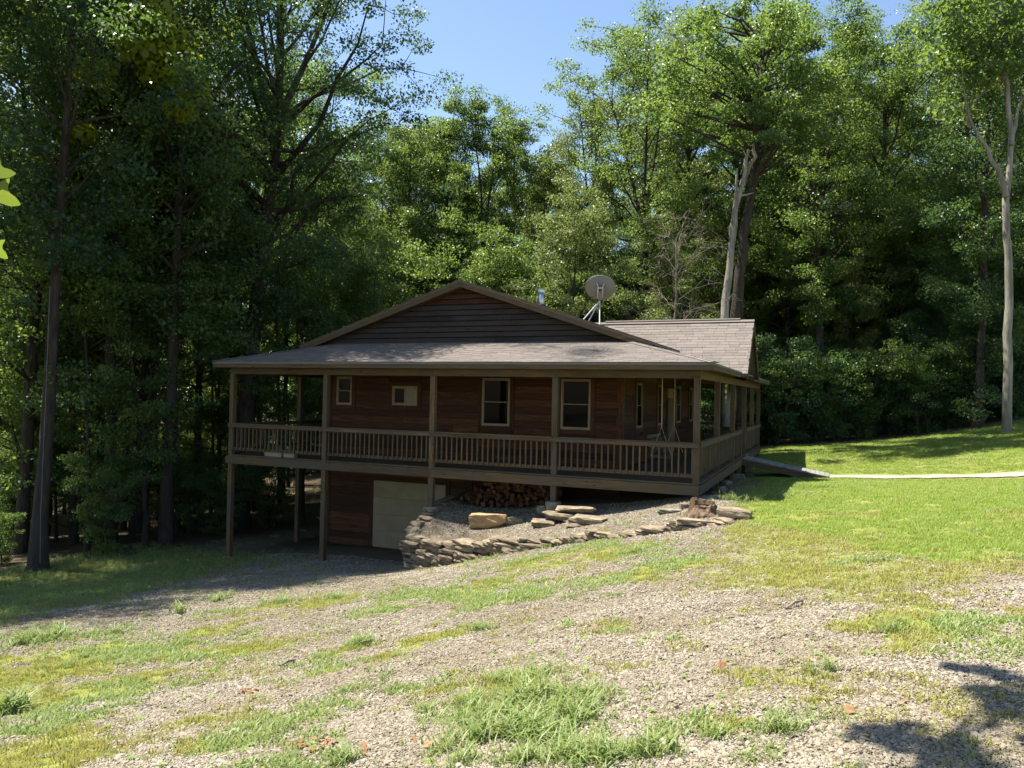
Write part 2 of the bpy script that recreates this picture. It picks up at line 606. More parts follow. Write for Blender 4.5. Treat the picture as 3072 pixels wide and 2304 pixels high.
def vnoise(x, y, seed=0):
    """smooth value noise, several octaves, 0..1"""
    out = 0
    amp, tot = 1.0, 0
    for o in range(4):
        fx, fy = x * 2 ** o + 31.7 * seed + 11 * o, y * 2 ** o - 17.3 * seed + 5 * o
        ix, iy = np.floor(fx).astype(int), np.floor(fy).astype(int)
        tx, ty = fx - ix, fy - iy
        tx, ty = tx * tx * (3 - 2 * tx), ty * ty * (3 - 2 * ty)

        def h(a, b):
            q = np.sin(a * 127.1 + b * 311.7 + seed * 74.7) * 43758.5453
            return q - np.floor(q)
        n = (h(ix, iy) * (1 - tx) + h(ix + 1, iy) * tx) * (1 - ty) + (h(ix, iy + 1) * (1 - tx) + h(ix + 1, iy + 1) * tx) * ty
        out = out + n * amp
        tot += amp
        amp *= 0.55
    return out / tot


def in_poly(x, y, poly):
    x, y = np.asarray(x, float), np.asarray(y, float)
    r = np.zeros(x.shape, bool)
    n = len(poly)
    for i in range(n):
        x0, y0 = poly[i]
        x1, y1 = poly[(i + 1) % n]
        if y0 == y1:
            continue
        c = ((y0 > y) != (y1 > y)) & (x < (x1 - x0) * (y - y0) / (y1 - y0) + x0)
        r ^= c
    return r


def gz(x, y):
    x, y = np.asarray(x, float), np.asarray(y, float)
    return tps_eval(FG, x, y) + (vnoise(x * .9, y * .9, 3) - .5) * .09 + (vnoise(x * 4, y * 4, 5) - .5) * .025


def tz(x, y):
    return tps_eval(FT, x, y) + (vnoise(np.asarray(x) * 1.3, np.asarray(y) * 1.3, 4) - .5) * .05


def surf(x, y):
    x, y = np.asarray(x, float), np.asarray(y, float)
    return np.where(in_poly(x, y, TERR), np.maximum(tz(x, y), gz(x, y) - .05), gz(x, y))


def at(px, py):
    """where the line of sight through a pixel of the photograph meets the ground"""
    d = ray(px, py)
    t = 2.0
    for _ in range(400):
        p = CAM + d * t
        g = float(surf(p[0], p[1]))
        if p[2] <= g:
            break
        t += max(0.02, (p[2] - g) * 0.5)
    p = CAM + d * t
    return np.array([p[0], p[1], float(surf(p[0], p[1]))])


def poly_at(pts):
    return [tuple(at(*p)[:2]) for p in pts]


# grass cover, in world coordinates
LAWN = poly_at([(2160, 1520), (2185, 1565), (2075, 1640), (2050, 1700), (2085, 1775), (2420, 1775), (2560, 1830), (2800, 1850), (2960, 1840), (2990, 1760), (3072, 1720)]) + \
    [(9, -7), (14, -8), (20, 5), (19, 17), (12, 25), (8, 23.5), (4, 22), (0, 19.5), (-2, 20), (-2, 16.5), (.1, 14), (.2, 9), (.9, 6), (.9, 2), (.9, .4)]
SOLID = poly_at([(2170, 1520), (2260, 1570), (2480, 1600), (2620, 1650), (2850, 1690), (3072, 1660)]) + \
    [(9, -5), (14, -6), (20, 5), (19, 17), (12, 25), (8, 23.5), (4, 22), (0, 19.5), (-2, 20), (-2, 16.5), (.1, 14), (.2, 9), (1.0, 6), (1.1, 2), (1.0, .4)]
BLOBS = []
for px, py, rx, d in [(1430, 1760, .9, .5), (1600, 1690, 1.1, .55), (1720, 1660, 1.0, .5), (1850, 1660, 1.0, .5), (1560, 1780, .9, .6), (1400, 1790, .8, .55), (1250, 1790, .9, .4),
                      (820, 1815, .7, .6), (1020, 1800, .7, .6), (1150, 1830, .6, .5), (1090, 1940, .3, .8), (600, 1900, .7, .55), (700, 1960, .6, .5), (450, 1960, .9, .6),
                      (250, 1960, 1.0, .75), (120, 2020, .9, .8), (200, 2100, .7, .75), (100, 2200, .6, .8), (60, 2290, .5, .85), (330, 2060, .6, .6), (760, 2130, .5, .45),
                      (1410, 1890, .4, .75), (1290, 1930, .5, .45), (1260, 2050, .35, .5), (300, 2230, .4, .5), (560, 2020, .5, .5), (640, 2230, .5, .35), (950, 2150, .5, .35), (740, 2300, .3, .5),
                      (1000, 2000, .5, .35), (2680, 1890, .35, .7), (2660, 1920, .25, .6), (2480, 2020, .25, .6), (2600, 2030, .2, .5), (2760, 1930, .35, .5), (2350, 2190, .15, .7), (2170, 2210, .2, .4),
                      (1930, 2010, .2, .5), (1700, 1900, .4, .35), (1600, 2060, .4, .6), (1450, 2120, .35, .45), (1700, 2150, .3, .45), (1560, 2180, .3, .4), (1800, 2270, .25, .45), (1920, 2270, .2, .45), (1350, 2090, .25, .5),
                      (1750, 1590, .5, .3), (1850, 1575, .6, .35), (2000, 1570, .6, .3), (1950, 1720, .8, .45), (2070, 1690, .8, .6), (1180, 1980, .4, .4), (880, 2260, .4, .3), (2830, 1850, .8, .5), (3060, 1600, .5, .2)]:
    p = at(px, py)
    BLOBS.append((p[0], p[1], rx, d))


def grass_cover(x, y):
    x, y = np.asarray(x, float), np.asarray(y, float)
    wx = x + (vnoise(x * 1.1, y * 1.1, 9) - .5) * 1.2
    wy = y + (vnoise(x * 1.1, y * 1.1, 10) - .5) * 1.2
    g = np.zeros(x.shape)
    for bx, by, r, d in BLOBS:
        q = ((wx - bx) ** 2 + (wy - by) ** 2) / (r * r)
        g = np.maximum(g, d * np.exp(-q * 1.1))
    n = vnoise(x * 2.2, y * 2.2, 12)
    g = g * (.5 + 1.3 * n) + np.clip((n - .42) * 1.3, 0, .3)
    lawn = np.zeros(x.shape)
    for k in range(10):
        q = .35 + .75 * (k % 2)
        lawn = lawn + in_poly(wx + q * math.cos(k * .63), wy + q * math.sin(k * .63), LAWN) * .1
    g = np.maximum(g, lawn ** 1.4 * (.28 + .75 * vnoise(x * .9, y * .9, 14)))
    sol = np.zeros(x.shape)
    for k in range(8):
        sol = sol + in_poly(wx + .6 * math.cos(k * .79), wy + .6 * math.sin(k * .79), SOLID) * .125
    bare = np.clip((vnoise(x * 1.1, y * 1.1, 51) - .60) * 7, 0, .55)
    g = np.maximum(g, sol * (.8 + .25 * n - bare))
    left = np.clip((-11.5 - x - .25 * y) / 2.0, 0, 1) * np.clip((2.0 - y) / 2, 0, 1)
    g = np.maximum(g, left * (.35 + .6 * n))
    g = np.where(in_poly(x, y, TERR), g * .6, g)
    return np.clip(g, 0, 1)


def dark_floor_cover(x, y):  # forest floor, plus darker ground inwards under the cabin
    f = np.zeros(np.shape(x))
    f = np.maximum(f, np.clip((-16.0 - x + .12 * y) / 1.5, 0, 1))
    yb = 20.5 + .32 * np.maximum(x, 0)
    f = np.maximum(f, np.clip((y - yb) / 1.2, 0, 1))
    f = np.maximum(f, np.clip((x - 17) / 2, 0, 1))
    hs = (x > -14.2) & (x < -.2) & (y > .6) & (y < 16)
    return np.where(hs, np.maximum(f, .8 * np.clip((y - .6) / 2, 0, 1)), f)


def axis(lo, hi, fine_lo, fine_hi, fs, cs):
    a = list(np.arange(fine_lo, fine_hi + 1e-6, fs))
    s = cs
    v = fine_hi
    while v < hi:
        v += s
        s *= 1.13
        a.append(v)
    s = cs
    v = fine_lo
    pre = []
    while v > lo:
        v -= s
        s *= 1.13
        pre.append(v)
    return np.array(pre[::-1] + a)


def grid_mesh(name, xs, ys, zf):
    X, Y = np.meshgrid(xs, ys)
    Z = zf(X, Y)
    V = np.stack([X.ravel(), Y.ravel(), Z.ravel()], 1)
    nx, ny = len(xs), len(ys)
    i = np.arange(nx * ny).reshape(ny, nx)
    Fq = np.stack([i[:-1, :-1].ravel(), i[:-1, 1:].ravel(), i[1:, 1:].ravel(), i[1:, :-1].ravel()], 1)
    return V, Fq, X.ravel(), Y.ravel()


def add_attr(me, name, vals):
    a = me.attributes.new(name, 'FLOAT', 'POINT')
    a.data.foreach_set('value', np.asarray(vals, np.float32))


TERR_IN = [(-6.75, 2.2), (-6.75, -.9), (-6.5, -1.15), (-4.7, -1.6), (-2.8, -2.05), (0, -2.7), (.8, -2.8), (.95, -2), (.7, -.8), (.45, .5), (.3, 2.2)]
xs = axis(-420, 420, -12, 9, .14, .3)
ys = axis(-300, 600, -16.5, 11, .14, .3)
V, Fq, X, Y = grid_mesh('ground', xs, ys, gz)
V[:, 2] -= np.where(in_poly(X, Y, TERR_IN), .35, 0)
me = npmesh('ground', V, Fq, True)
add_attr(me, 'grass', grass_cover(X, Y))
add_attr(me, 'dark_floor', dark_floor_cover(X, Y))
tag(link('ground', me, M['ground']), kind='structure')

# gravel bank held by the dry stone wall, running in under the porch
xs = np.arange(-7.15, 1.5, .1)
ys = np.arange(-3.3, 2.5, .1)
V, Fq, X, Y = grid_mesh('gravel_bank', xs, ys, tz)
ins = in_poly(X, Y, TERR)
Fq = Fq[ins[Fq].all(axis=1)]
me = npmesh('gravel_bank', V, Fq, True)
add_attr(me, 'grass', grass_cover(X, Y) * .9)
add_attr(me, 'dark_floor', np.clip((Y - .2) / 2, 0, .7))  # bank colour darker inwards under the porch
tag(link('gravel_bank', me, M['ground']), kind='structure')

# pale footpath from the foot of the ramp across the lawn
pth = []
for i in range(40):
    u = i / 39
    x = 2.75 + 6.3 * u
    yc = 9.45 + .2 * u * u
    w = .5 * (1 - .3 * u)
    pth.append((x, yc - w + .02 * math.sin(i * 1.7), yc + w + .02 * math.sin(i * 2.3)))
V = []
for x, a, b in pth:
    for y in (a, (a + b) / 2, b):
        V.append((x, y, float(gz(x, y)) + .03))
Fq = [(3 * i + k, 3 * i + 3 + k, 3 * i + 4 + k, 3 * i + 1 + k) for i in range(39) for k in range(2)]
mp = plain('path_fines', (0.25, 0.23, 0.19), 0.95, 0.1, 0, 12, 0.25, 0.01)
tag(link('footpath', npmesh('footpath', np.array(V), np.array(Fq), True), mp), kind='structure')


# ------------------------------------------------------------------ the cabin
cabin = thing('cabin', 'brown cedar cabin with a wraparound porch, shingled gable roofs and a garage door below', 'cabin', (-7.25, 2.4, 0))
OX = Vector((-7.25, 2.4, 0))


class At:
    """parent wrapper: children are given in world coordinates"""
    pass


def part_empty(name, parent, label=None):
    o = bpy.data.objects.new(name, None)
    o.empty_display_size = .1
    COL.objects.link(o)
    o.parent = parent
    if label:
        o['label'] = label
    return o


cabin.location = (0, 0, 0)   # coordinates of the cabin's parts are those of the porch corner post
XL, XR, YF, YB = -12.06, -2.46, 2.4, 14.2
PL = -13.93
# body behind the boards
MB().box((XL + .03, YF + .03, -2.9), (XR - .03, YB, 2.72)).build('wall', M['cedx'], cabin)

# front wall: horizontal boards cut round the windows
wins = [(-11.75, -11.18, 1.54, 2.43), (-9.68, -8.80, 1.57, 2.16), (-6.62, -5.74, 1.05, 2.43), (-4.18, -3.32, 1.03, 2.43)]
CAS = .13
bh = .2


def row_spans(x0, x1, z0, z1, holes):
    sp = [(x0, x1)]
    for a, b, c, d in holes:
        if z1 > c - CAS + .02 and z0 < d + CAS - .02:
            ns = []
            for p, q in sp:
                if b + CAS <= p or a - CAS >= q:
                    ns.append((p, q))
                else:
                    if a - CAS > p:
                        ns.append((p, a - CAS))
                    if b + CAS < q:
                        ns.append((b + CAS, q))
            sp = ns
    return [s for s in sp if s[1] - s[0] > .06]


def cut(sp, lo, hi):
    out = []
    for a, b in sp:
        while b - a > hi:
            c = a + random.uniform(lo, hi)
            if b - c < .8:
                c = (a + b) / 2
            out.append((a, c))
            a = c
        out.append((a, b))
    return out


z = 0.02
while z < 2.66:
    for a, b in cut(row_spans(XL + .12, XR - .12, z, z + bh, wins), 2.4, 4.4):
        plank('siding_board', M['cedx'], ((a + b) / 2, YF + random.uniform(-.003, .003), z + bh / 2), (b - a - .004, .04, bh - .008), cabin)
    z += bh
# garage level
gh = [(-10.32, -7.75, -2.86, -.77)]
z = -2.86
while z < -.3:
    for a, b in cut(row_spans(XL + .12, -6.9, z, z + bh, gh), 2.4, 4.4):
        plank('siding_board', M['cedx'], ((a + b) / 2, YF + random.uniform(-.003, .003), z + bh / 2), (b - a - .004, .04, bh - .008), cabin)
    z += bh
# right wall
sw = [(3.95, 4.65, 1.06, 2.38), (6.88, 7.58, 1.06, 2.38), (8.45, 9.6, 0, 2.3), (10.0, 10.9, 1.05, 2.38), (12.8, 13.55, 1.05, 2.38)]
z = 0.02
while z < 2.66:
    for a, b in cut(row_spans(YF + .12, YB, z, z + bh, sw), 2.4, 4.4):
        plank('siding_board', M['cedy'], (XR + random.uniform(-.003, .003), (a + b) / 2, z + bh / 2), (b - a - .004, .04, bh - .008), cabin, 1)
    z += bh
for x, y in ((XL, YF), (XR, YF)):
    MB().box((x - .06 if x == XL else x - .12, y - .035, .0), (x + .12 if x == XL else x + .06, y - .012 + .03, 2.66)).build('corner_board', M['cedz'], cabin)
MB().box((XR - .02, YF + .021, .0), (XR + .05, YF + .13, 2.66)).build('corner_board', M['ptz'], cabin)
MB().box((XL - .06, YF - .035, -2.86), (XL + .12, YF + .02, -.25)).build('corner_board', M['cedz'], cabin)


def window(a, b, c, d, side, slider=False):
    """casing > frame > sash > panes; side 0 faces the camera, side 1 faces +X"""
    w = part_empty('window', cabin)

    def bx(p, q, dep0, dep1):
        if side == 0:
            return (p[0], YF - dep1, p[1]), (q[0], YF - dep0, q[1])
        return (XR + dep0, p[0], p[1]), (XR + dep1, q[0], q[1])

    def ring(name, a, b, c, d, t, d0, d1, mat):
        m = MB()
        m.box(*bx((a, c), (a + t, d), d0, d1))
        m.box(*bx((b - t, c), (b, d), d0, d1))
        m.box(*bx((a + t, c), (b - t, c + t), d0, d1))
        m.box(*bx((a + t, d - t), (b - t, d), d0, d1))
        return m.build(name, mat, w)
    ring('casing', a - CAS, b + CAS, c - CAS, d + CAS, CAS, .005, .045, M['cedz'])
    ring('frame', a, b, c, d, .045, .0, .06, M['trim'])
    e = .045
    if slider:
        mid = (a + b) / 2
        ring('sash', a + e, mid + .02, c + e, d - e, .03, .005, .03, M['trim'])
        ring('sash', mid - .02, b - e, c + e, d - e, .03, .031, .05, M['trim'])
        MB().box(*bx((a + e, c + e), (mid, d - e), .002, .012)).build('pane', M['glass'], w)
        MB().box(*bx((mid, c + e), (b - e, d - e), .014, .038)).build('pane', plain('curtain_glass', (.12, .075, .04), .25, .5), w)
    else:
        mid = (c + d) / 2
        ring('sash', a + e, b - e, mid - .012, d - e, .022, .005, .03, M['trim'])
        ring('sash', a + e, b - e, c + e, mid + .012, .022, .031, .05, M['trim'])
        MB().box(*bx((a + e, mid), (b - e, d - e), .002, .012)).build('pane', M['glass'], w)
        MB().box(*bx((a + e, c + e), (b - e, mid), .014, .038)).build('pane', M['glass'], w)
    return w


for i, q in enumerate(wins):
    window(*q, 0, i == 1)
for i, q in enumerate(sw):
    if i != 2:
        window(*q, 1)
# entry door on the right wall
dr = part_empty('door', cabin, 'tan entry door on the side porch')
m = MB()
m.box((XR, 8.45, 0), (XR + .07, 8.6, 2.3)).box((XR, 9.45, 0), (XR + .07, 9.6, 2.3)).box((XR, 8.6, 2.15), (XR + .07, 9.45, 2.3))
m.build('door_frame', M['trim'], dr)
MB().box((XR + .005, 8.6, 0), (XR + .04, 9.45, 2.15)).build('door_leaf', M['trim'], dr)
MB().box((XR + .041, 8.75, .9), (XR + .05, 9.3, 1.95)).build('pane', M['glass'], dr)
MB().tube([(XR + .05, 8.68, 1), (XR + .1, 8.68, 1)], .03, 8).build('handle', M['metal'], dr)
# screen door standing open, edge towards the camera
MB().box((XR + .08, 8.36, .05), (XR + .30, 8.42, 1.95)).build('screen_door', M['door'], cabin)

# garage door of four stacked panels
gd = part_empty('garage_door', cabin, 'almond sectional garage door under the porch')
for k in range(4):
    z0 = -2.84 + k * .515
    MB().box((-10.3, YF - .03, z0 + .003), (-7.77, YF + .02, z0 + .512)).build('door_panel', M['door'], gd)
MB().box((-10.44, YF - .045, -2.86), (-10.303, YF + .02, -.64)).build('jamb', M['cedz'], gd)
MB().box((-7.767, YF - .045, -2.86), (-7.63, YF + .02, -.64)).build('jamb', M['cedz'], gd)
MB().box((-10.303, YF - .045, -.765), (-7.767, YF + .02, -.64)).build('lintel', M['cedx'], gd)
MB().tube([(-9.15, YF - .06, -2.1), (-8.95, YF - .06, -2.1)], .015, 6).build('handle', M['metal'], gd)

# deck: boards, rim joists, joists
for k in range(17):
    y0 = .01 + k * .143
    for a, b in ((PL + .02, -9.2), (-9.195, -4.7), (-4.695, .0)):
        plank('deck_board', M['ptx'], ((a + b) / 2, y0 + .07, -.02), (b - a, .137, .038), cabin)
for k in range(17):
    x0 = -2.45 + k * .144
    plank('deck_board', M['pty'], (x0 + .07, (2.45 + 16.2) / 2, -.02), (13.75, .137, .038), cabin, 1)
MB().box((PL, 2.45, -.04), (XL, 16.2, -.002)).build('deck_floor', M['pty'], cabin)
MB().box((XL, YB + .01, -.04), (-2.46, 16.2, -.002)).build('deck_floor', M['ptx'], cabin)
for a, b in ((PL - .06, -10.44), (-10.437, -6.98), (-6.977, -3.53), (-3.527, .02)):
    plank('rim_joist', M['ptx'], ((a + b) / 2, -.022, -.155), (b - a, .04, .225), cabin)
for a, b in ((.0, 4.6), (4.603, 9.2), (9.203, 16.2)):
    plank('rim_joist', M['pty'], (.022, (a + b) / 2, -.155), (b - a, .04, .225), cabin, 1)
plank('rim_joist', M['pty'], (PL - .04, 8.1, -.155), (16.2, .04, .225), cabin, 1)
plank('rim_joist', M['ptx'], ((PL + 0) / 2, 16.22, -.155), (-PL, .04, .225), cabin)
mj = MB()
for k in range(34):
    x = PL + .3 + k * .41
    mj.box((x, .0, -.26), (x + .04, 2.38, -.045))
j = mj.build('deck_joists', M['pty'], cabin)
j['kind'] = 'stuff'

# posts
POSTX = [PL, -10.44, -6.98, -3.53, 0.0]
PW = .14


def post(x, y, z0, z1=2.42):
    s = PW / 2
    m = MB()
    m.box((x - s, y - s, z0), (x + s, y + s, z1))
    return m.build('post', M['ptz'], cabin)


PY = .075
for x, z0 in zip(POSTX, (-3.2, -2.95, -1.08, -.68, -.62)):
    post(x + (.07 if x == PL else (-.07 if x == 0 else 0)), PY, z0)
RY = [3.45, 6.93, 10.38, 13.2, 16.1]
for y in RY:
    post(-.07, y, float(gz(-.07, y)) - .3)
for y in (3.2, 6.4, 9.6, 12.8, 16.1):
    post(PL + .07, y, -3.4)
for x in (-10.4, -6.9, -3.5):
    post(x, 16.1, -2.9)


def pier(x, y, z0, z1, r0, r1):
    return MB().tube([(x, y, z0), (x, y, z0 + .03), (x, y, z1 - .02), (x, y, z1)], [r0 * .97, r0, r1, r1 * .93], 14).build('pier', M['concrete'], cabin)


pier(-3.53, PY - .03, -1.3, -.665, .18, .2)
pier(-6.98, PY, -1.6, -1.05, .2, .2)
for x in (PL + .07, -10.44):
    pier(x, PY, -3.6, -2.84 if x > -11 else -3.08, .2, .19)

# railings: cap, side rail, bottom rail, balusters
BAL = {}


def railing(p, q, d_out, n=None):
    """p,q = (x,y) ends on the deck edge; d_out = outward normal"""
    r = part_empty('railing', cabin)
    p, q = Vector((*p, 0)), Vector((*q, 0))
    d = (q - p)
    Ln = d.length
    d.normalize()
    ax = 0 if abs(d.x) > .5 else 1
    mat = M['pt' + 'xy'[ax]]
    o = Vector((*d_out, 0))
    c = (p + q) / 2
    plank('cap_rail', mat, c + o * -.045 + Vector((0, 0, .925)), (Ln, .15, .034), r, ax)
    plank('top_rail', mat, c + o * .02 + Vector((0, 0, .862)), (Ln, .036, .086), r, ax)
    plank('bottom_rail', mat, c + o * -.07 + Vector((0, 0, .17)), (Ln - .15, .036, .086), r, ax)
    n = n or int(round((Ln - .16) / .152))
    for k in range(n):
        t = .08 + (k + .5) * (Ln - .16) / n
        b = p + d * t
        if 'b' not in BAL:
            BAL['b'] = plank_mesh('baluster', .08)
            BAL['b'].materials.append(M['ptz'])
        e = link('baluster', BAL['b'], None, r, b + o * -.03 + Vector((random.uniform(-.003, .003), 0, .50)))
        e.rotation_euler = (random.uniform(-.006, .006), -math.pi / 2 + random.uniform(-.006, .006), 0)
        e.scale = (.73, .036, .036)
    return r


for a, b in zip(POSTX[:-1], POSTX[1:]):
    railing((a, .0), (b, .0), (0, -1))
railing((0.0, .15), (0.0, 3.45), (1, 0))
railing((0.0, 3.45), (0.0, 6.93), (1, 0))
railing((0.0, 6.93), (0.0, 8.85), (1, 0))
railing((0.0, 10.38), (0.0, 13.2), (1, 0))
railing((0.0, 13.2), (0.0, 16.1), (1, 0))
MB().box((-.12, 8.8, -.6), (.02, 8.94, 1.02)).build('newel_post', M['ptz'], cabin)
railing((-3.5, 16.15), (-.1, 16.15), (0, 1))
railing((-6.9, 16.15), (-3.5, 16.15), (0, 1))
railing((PL + .05, .2), (PL + .05, 3.2), (-1, 0))
railing((PL + .05, 3.2), (PL + .05, 6.4), (-1, 0))
railing((PL + .05, 6.4), (PL + .05, 9.6), (-1, 0))
railing((PL + .05, 9.6), (PL + .05, 12.8), (-1, 0))
railing((PL + .05, 12.8), (PL + .05, 16.1), (-1, 0))

# porch beams over the posts and the ceiling
for a, b in ((PL, -10.44), (-10.437, -6.98), (-6.977, -3.53), (-3.527, .0)):
    plank('beam', M['ptx'], ((a + b) / 2, .075, 2.515), (b - a, .09, .19), cabin)
plank('beam', M['pty'], (-.07, 8.15, 2.515), (16.0, .09, .19), cabin, 1)
plank('beam', M['pty'], (PL + .07, 8.15, 2.515), (16.0, .09, .19), cabin, 1)
plank('beam', M['ptx'], (-7, 16.1, 2.515), (13.8, .09, .19), cabin)
MB().box((-14.2, -.3, 2.612), (.3, 2.37, 2.628)).build('porch_ceiling', M['ceiling'], cabin)
MB().box((-2.42, 2.37, 2.612), (.3, 16.5, 2.628)).build('porch_ceiling', M['ceiling'], cabin)
MB().box((-14.2, 2.37, 2.612), (XL - .05, 16.5, 2.628)).build('porch_ceiling', M['ceiling'], cabin)
MB().box((XL - .05, YB + .02, 2.612), (-2.42, 16.5, 2.628)).build('porch_ceiling', M['ceiling'], cabin)

# roofs --------------------------------------------------------------
EX0, EX1, EY0, EY1, EZ, SL = -14.29, .36, -.36, 16.58, 2.765, .26
# porch roof: four slopes hipped at the corners
D = 2.6
pr = part_empty('porch_roof', cabin)


def zr(t):
    return EZ + SL * t


o0 = [(EX0, EY0, EZ), (EX1, EY0, EZ), (EX1, EY1, EZ), (EX0, EY1, EZ)]
i0 = [(EX0 + D, EY0 + D, zr(D)), (EX1 - D, EY0 + D, zr(D)), (EX1 - D, EY1 - D, zr(D)), (EX0 + D, EY1 - D, zr(D))]
m = MB()
m.add(o0 + i0 + [(x, y, z - .05) for x, y, z in o0] + [(x, y, z - .05) for x, y, z in i0],
      [(0, 1, 5, 4), (1, 2, 6, 5), (2, 3, 7, 6), (3, 0, 4, 7), (9, 8, 12, 13), (10, 9, 13, 14), (11, 10, 14, 15), (8, 11, 15, 12),
       (0, 8, 9, 1), (1, 9, 10, 2), (2, 10, 11, 3), (3, 11, 8, 0)])
m.build('roof_deck', M['shingle'], pr)
# fascia
plank('fascia', M['ptx'], ((EX0 + EX1) / 2, EY0 + .035, EZ - .088), (EX1 - EX0 - .03, .035, .145), pr)
plank('fascia', M['pty'], (EX1 - .035, 2.45, EZ - .088), (5.6, .035, .145), pr, 1)
plank('fascia', M['pty'], (EX1 - .035, 12.85, EZ - .088), (7.4, .035, .145), pr, 1)
plank('fascia', M['pty'], (EX0 + .035, 8.1, EZ - .088), (16.9, .035, .145), pr, 1)
plank('fascia', M['ptx'], ((EX0 + EX1) / 2, EY1 - .035, EZ - .088), (EX1 - EX0, .035, .145), pr)

SHB = {}
NSH = [0]


def shingle_obj(parent, mtx):
    if 's' not in SHB:
        m = MB()
        m.prism([(-.5, -.5, 0), (.5, -.5, 0), (.5, .5, -.5), (-.5, .5, -.5)], (0, 0, 1))
        SHB['s'] = m.mesh('shingle')
        SHB['s'].materials.append(M['shingle'])
    o = link('shingle', SHB['s'], None, parent)
    o.matrix_local = mtx
    return o


def shingle_slope(parent, org, ux, up, width_fn, length, near, tabw=.32, exp=.135, th=.013):
    """courses of shingles up a slope; near(course, x) true -> its own object, else joined"""
    ux, up = Vector(ux).normalized(), Vector(up).normalized()
    nn = ux.cross(up).normalized()
    joined = MB()
    k = 0
    t = 0.0
    while t < length:
        x0, x1 = width_fn(t)
        x = x0 - (random.random() * tabw)
        while x < x1:
            w = tabw * random.uniform(.75, 1.25)
            a, b = max(x, x0), min(x + w, x1)
            if b - a > .04:
                c = Vector(org) + ux * ((a + b) / 2) + up * (t + exp * .5) + nn * (.006 + random.uniform(0, .004))
                hw = (b - a) / 2 - .003
                lo, hi = exp * .52, exp * .55
                if near(k, (a + b) / 2) and NSH[0] < 300:
                    NSH[0] += 1
                    R = Matrix((ux, up, nn)).transposed().to_4x4()
                    shingle_obj(parent, Matrix.Translation(c) @ R @ Matrix.Diagonal((hw * 2, exp * 1.06, th, 1)))
                else:
                    P = [c - ux * hw - up * lo, c + ux * hw - up * lo, c + ux * hw + up * hi - nn * .008, c - ux * hw + up * hi - nn * .008]
                    joined.add([p + nn * th for p in P] + [P[0], P[1]], [(0, 1, 2, 3), (4, 5, 1, 0), (4, 0, 3), (1, 5, 2)])
            x += w
        t += exp
        k += 1
    if joined.v:
        o = joined.build('shingle_field', M['shingle'], parent)
        o['kind'] = 'stuff'


cs = 1 / math.sqrt(1 + SL * SL)
shingle_slope(pr, (0, EY0, EZ), (1, 0, 0), (0, cs, SL * cs), lambda t: (EX0 + t * cs, EX1 - t * cs), 2.62 / cs, lambda k, x: k < 9 and x > -5.2)
# hip caps
for sx, ex in ((1, EX0), (-1, EX1)):
    hc = MB()
    for k in range(26):
        t = k * .1
        c = Vector((ex + sx * t, EY0 + t, zr(t) + .018))
        a = Vector((sx, 1, SL)).normalized()
        b1 = Vector((sx * 1, -1, 0)).normalized()
        p = c + a * .26
        hc.add([c - b1 * .13 - Vector((0, 0, .008)), c + Vector((0, 0, .022)), c + b1 * .13 - Vector((0, 0, .008)), p - b1 * .13 - Vector((0, 0, .022)), p + Vector((0, 0, .004)), p + b1 * .13 - Vector((0, 0, .022)),
                c - b1 * .13 - Vector((0, 0, .025)), c + b1 * .13 - Vector((0, 0, .025))],
               [(0, 1, 4, 3), (1, 2, 5, 4), (0, 6, 7, 2, 1)])
    hc.build('hip_cap', M['shingle'], pr)

# main gable roof
RX, RZ, RS = -7.29, 5.30, .33
GX0, GX1, GY0, GY1 = -13.04, -1.60, 2.08, 14.8
mr_ = part_empty('main_roof', cabin)
for sx, gx in ((-1, GX0), (1, GX1)):
    e = (gx, RZ - RS * abs(gx - RX))
    m = MB()
    m.prism([(RX, GY0, RZ), (e[0], GY0, e[1]), (e[0], GY0, e[1] - .06), (RX, GY0, RZ - .06)], (0, GY1 - GY0, 0))
    m.build('roof_deck', M['shingle'], mr_)
    u = Vector((gx - RX, 0, e[1] - RZ)).normalized()
    # rake boards
    m = MB()
    m.prism([(RX, GY0 + .012, RZ - .03), (e[0], GY0 + .012, e[1] - .03), (e[0], GY0 + .012, e[1] - .2), (RX, GY0 + .012, RZ - .2)], (0, .04, 0))
    m.build('rake_board', M['ptx'], mr_)
    m = MB()
    m.prism([(RX, GY0 - .02, RZ + .014), (e[0] + sx * .02, GY0 - .02, e[1] + .014), (e[0] + sx * .02, GY0 - .02, e[1] - .028), (RX, GY0 - .02, RZ - .028)], (0, .05, 0))
    m.build('drip_edge', M['ptx'], mr_)
    m = MB()
    m.prism([(RX, GY0 + .053, RZ - .19), (e[0], GY0 + .053, e[1] - .19), (e[0], GY0 + .053, e[1] - .2), (RX, GY0 + .053, RZ - .2)], (0, .3, 0))
    m.build('soffit', M['ceiling'], mr_)
    csm = 1 / math.sqrt(1 + RS * RS)
    if sx > 0:
        shingle_slope(mr_, (GX1, 0, e[1]), (0, 1, 0), (-csm, 0, RS * csm), lambda t: (GY0, GY1), 5.69 / csm - .05, lambda k, x: False)
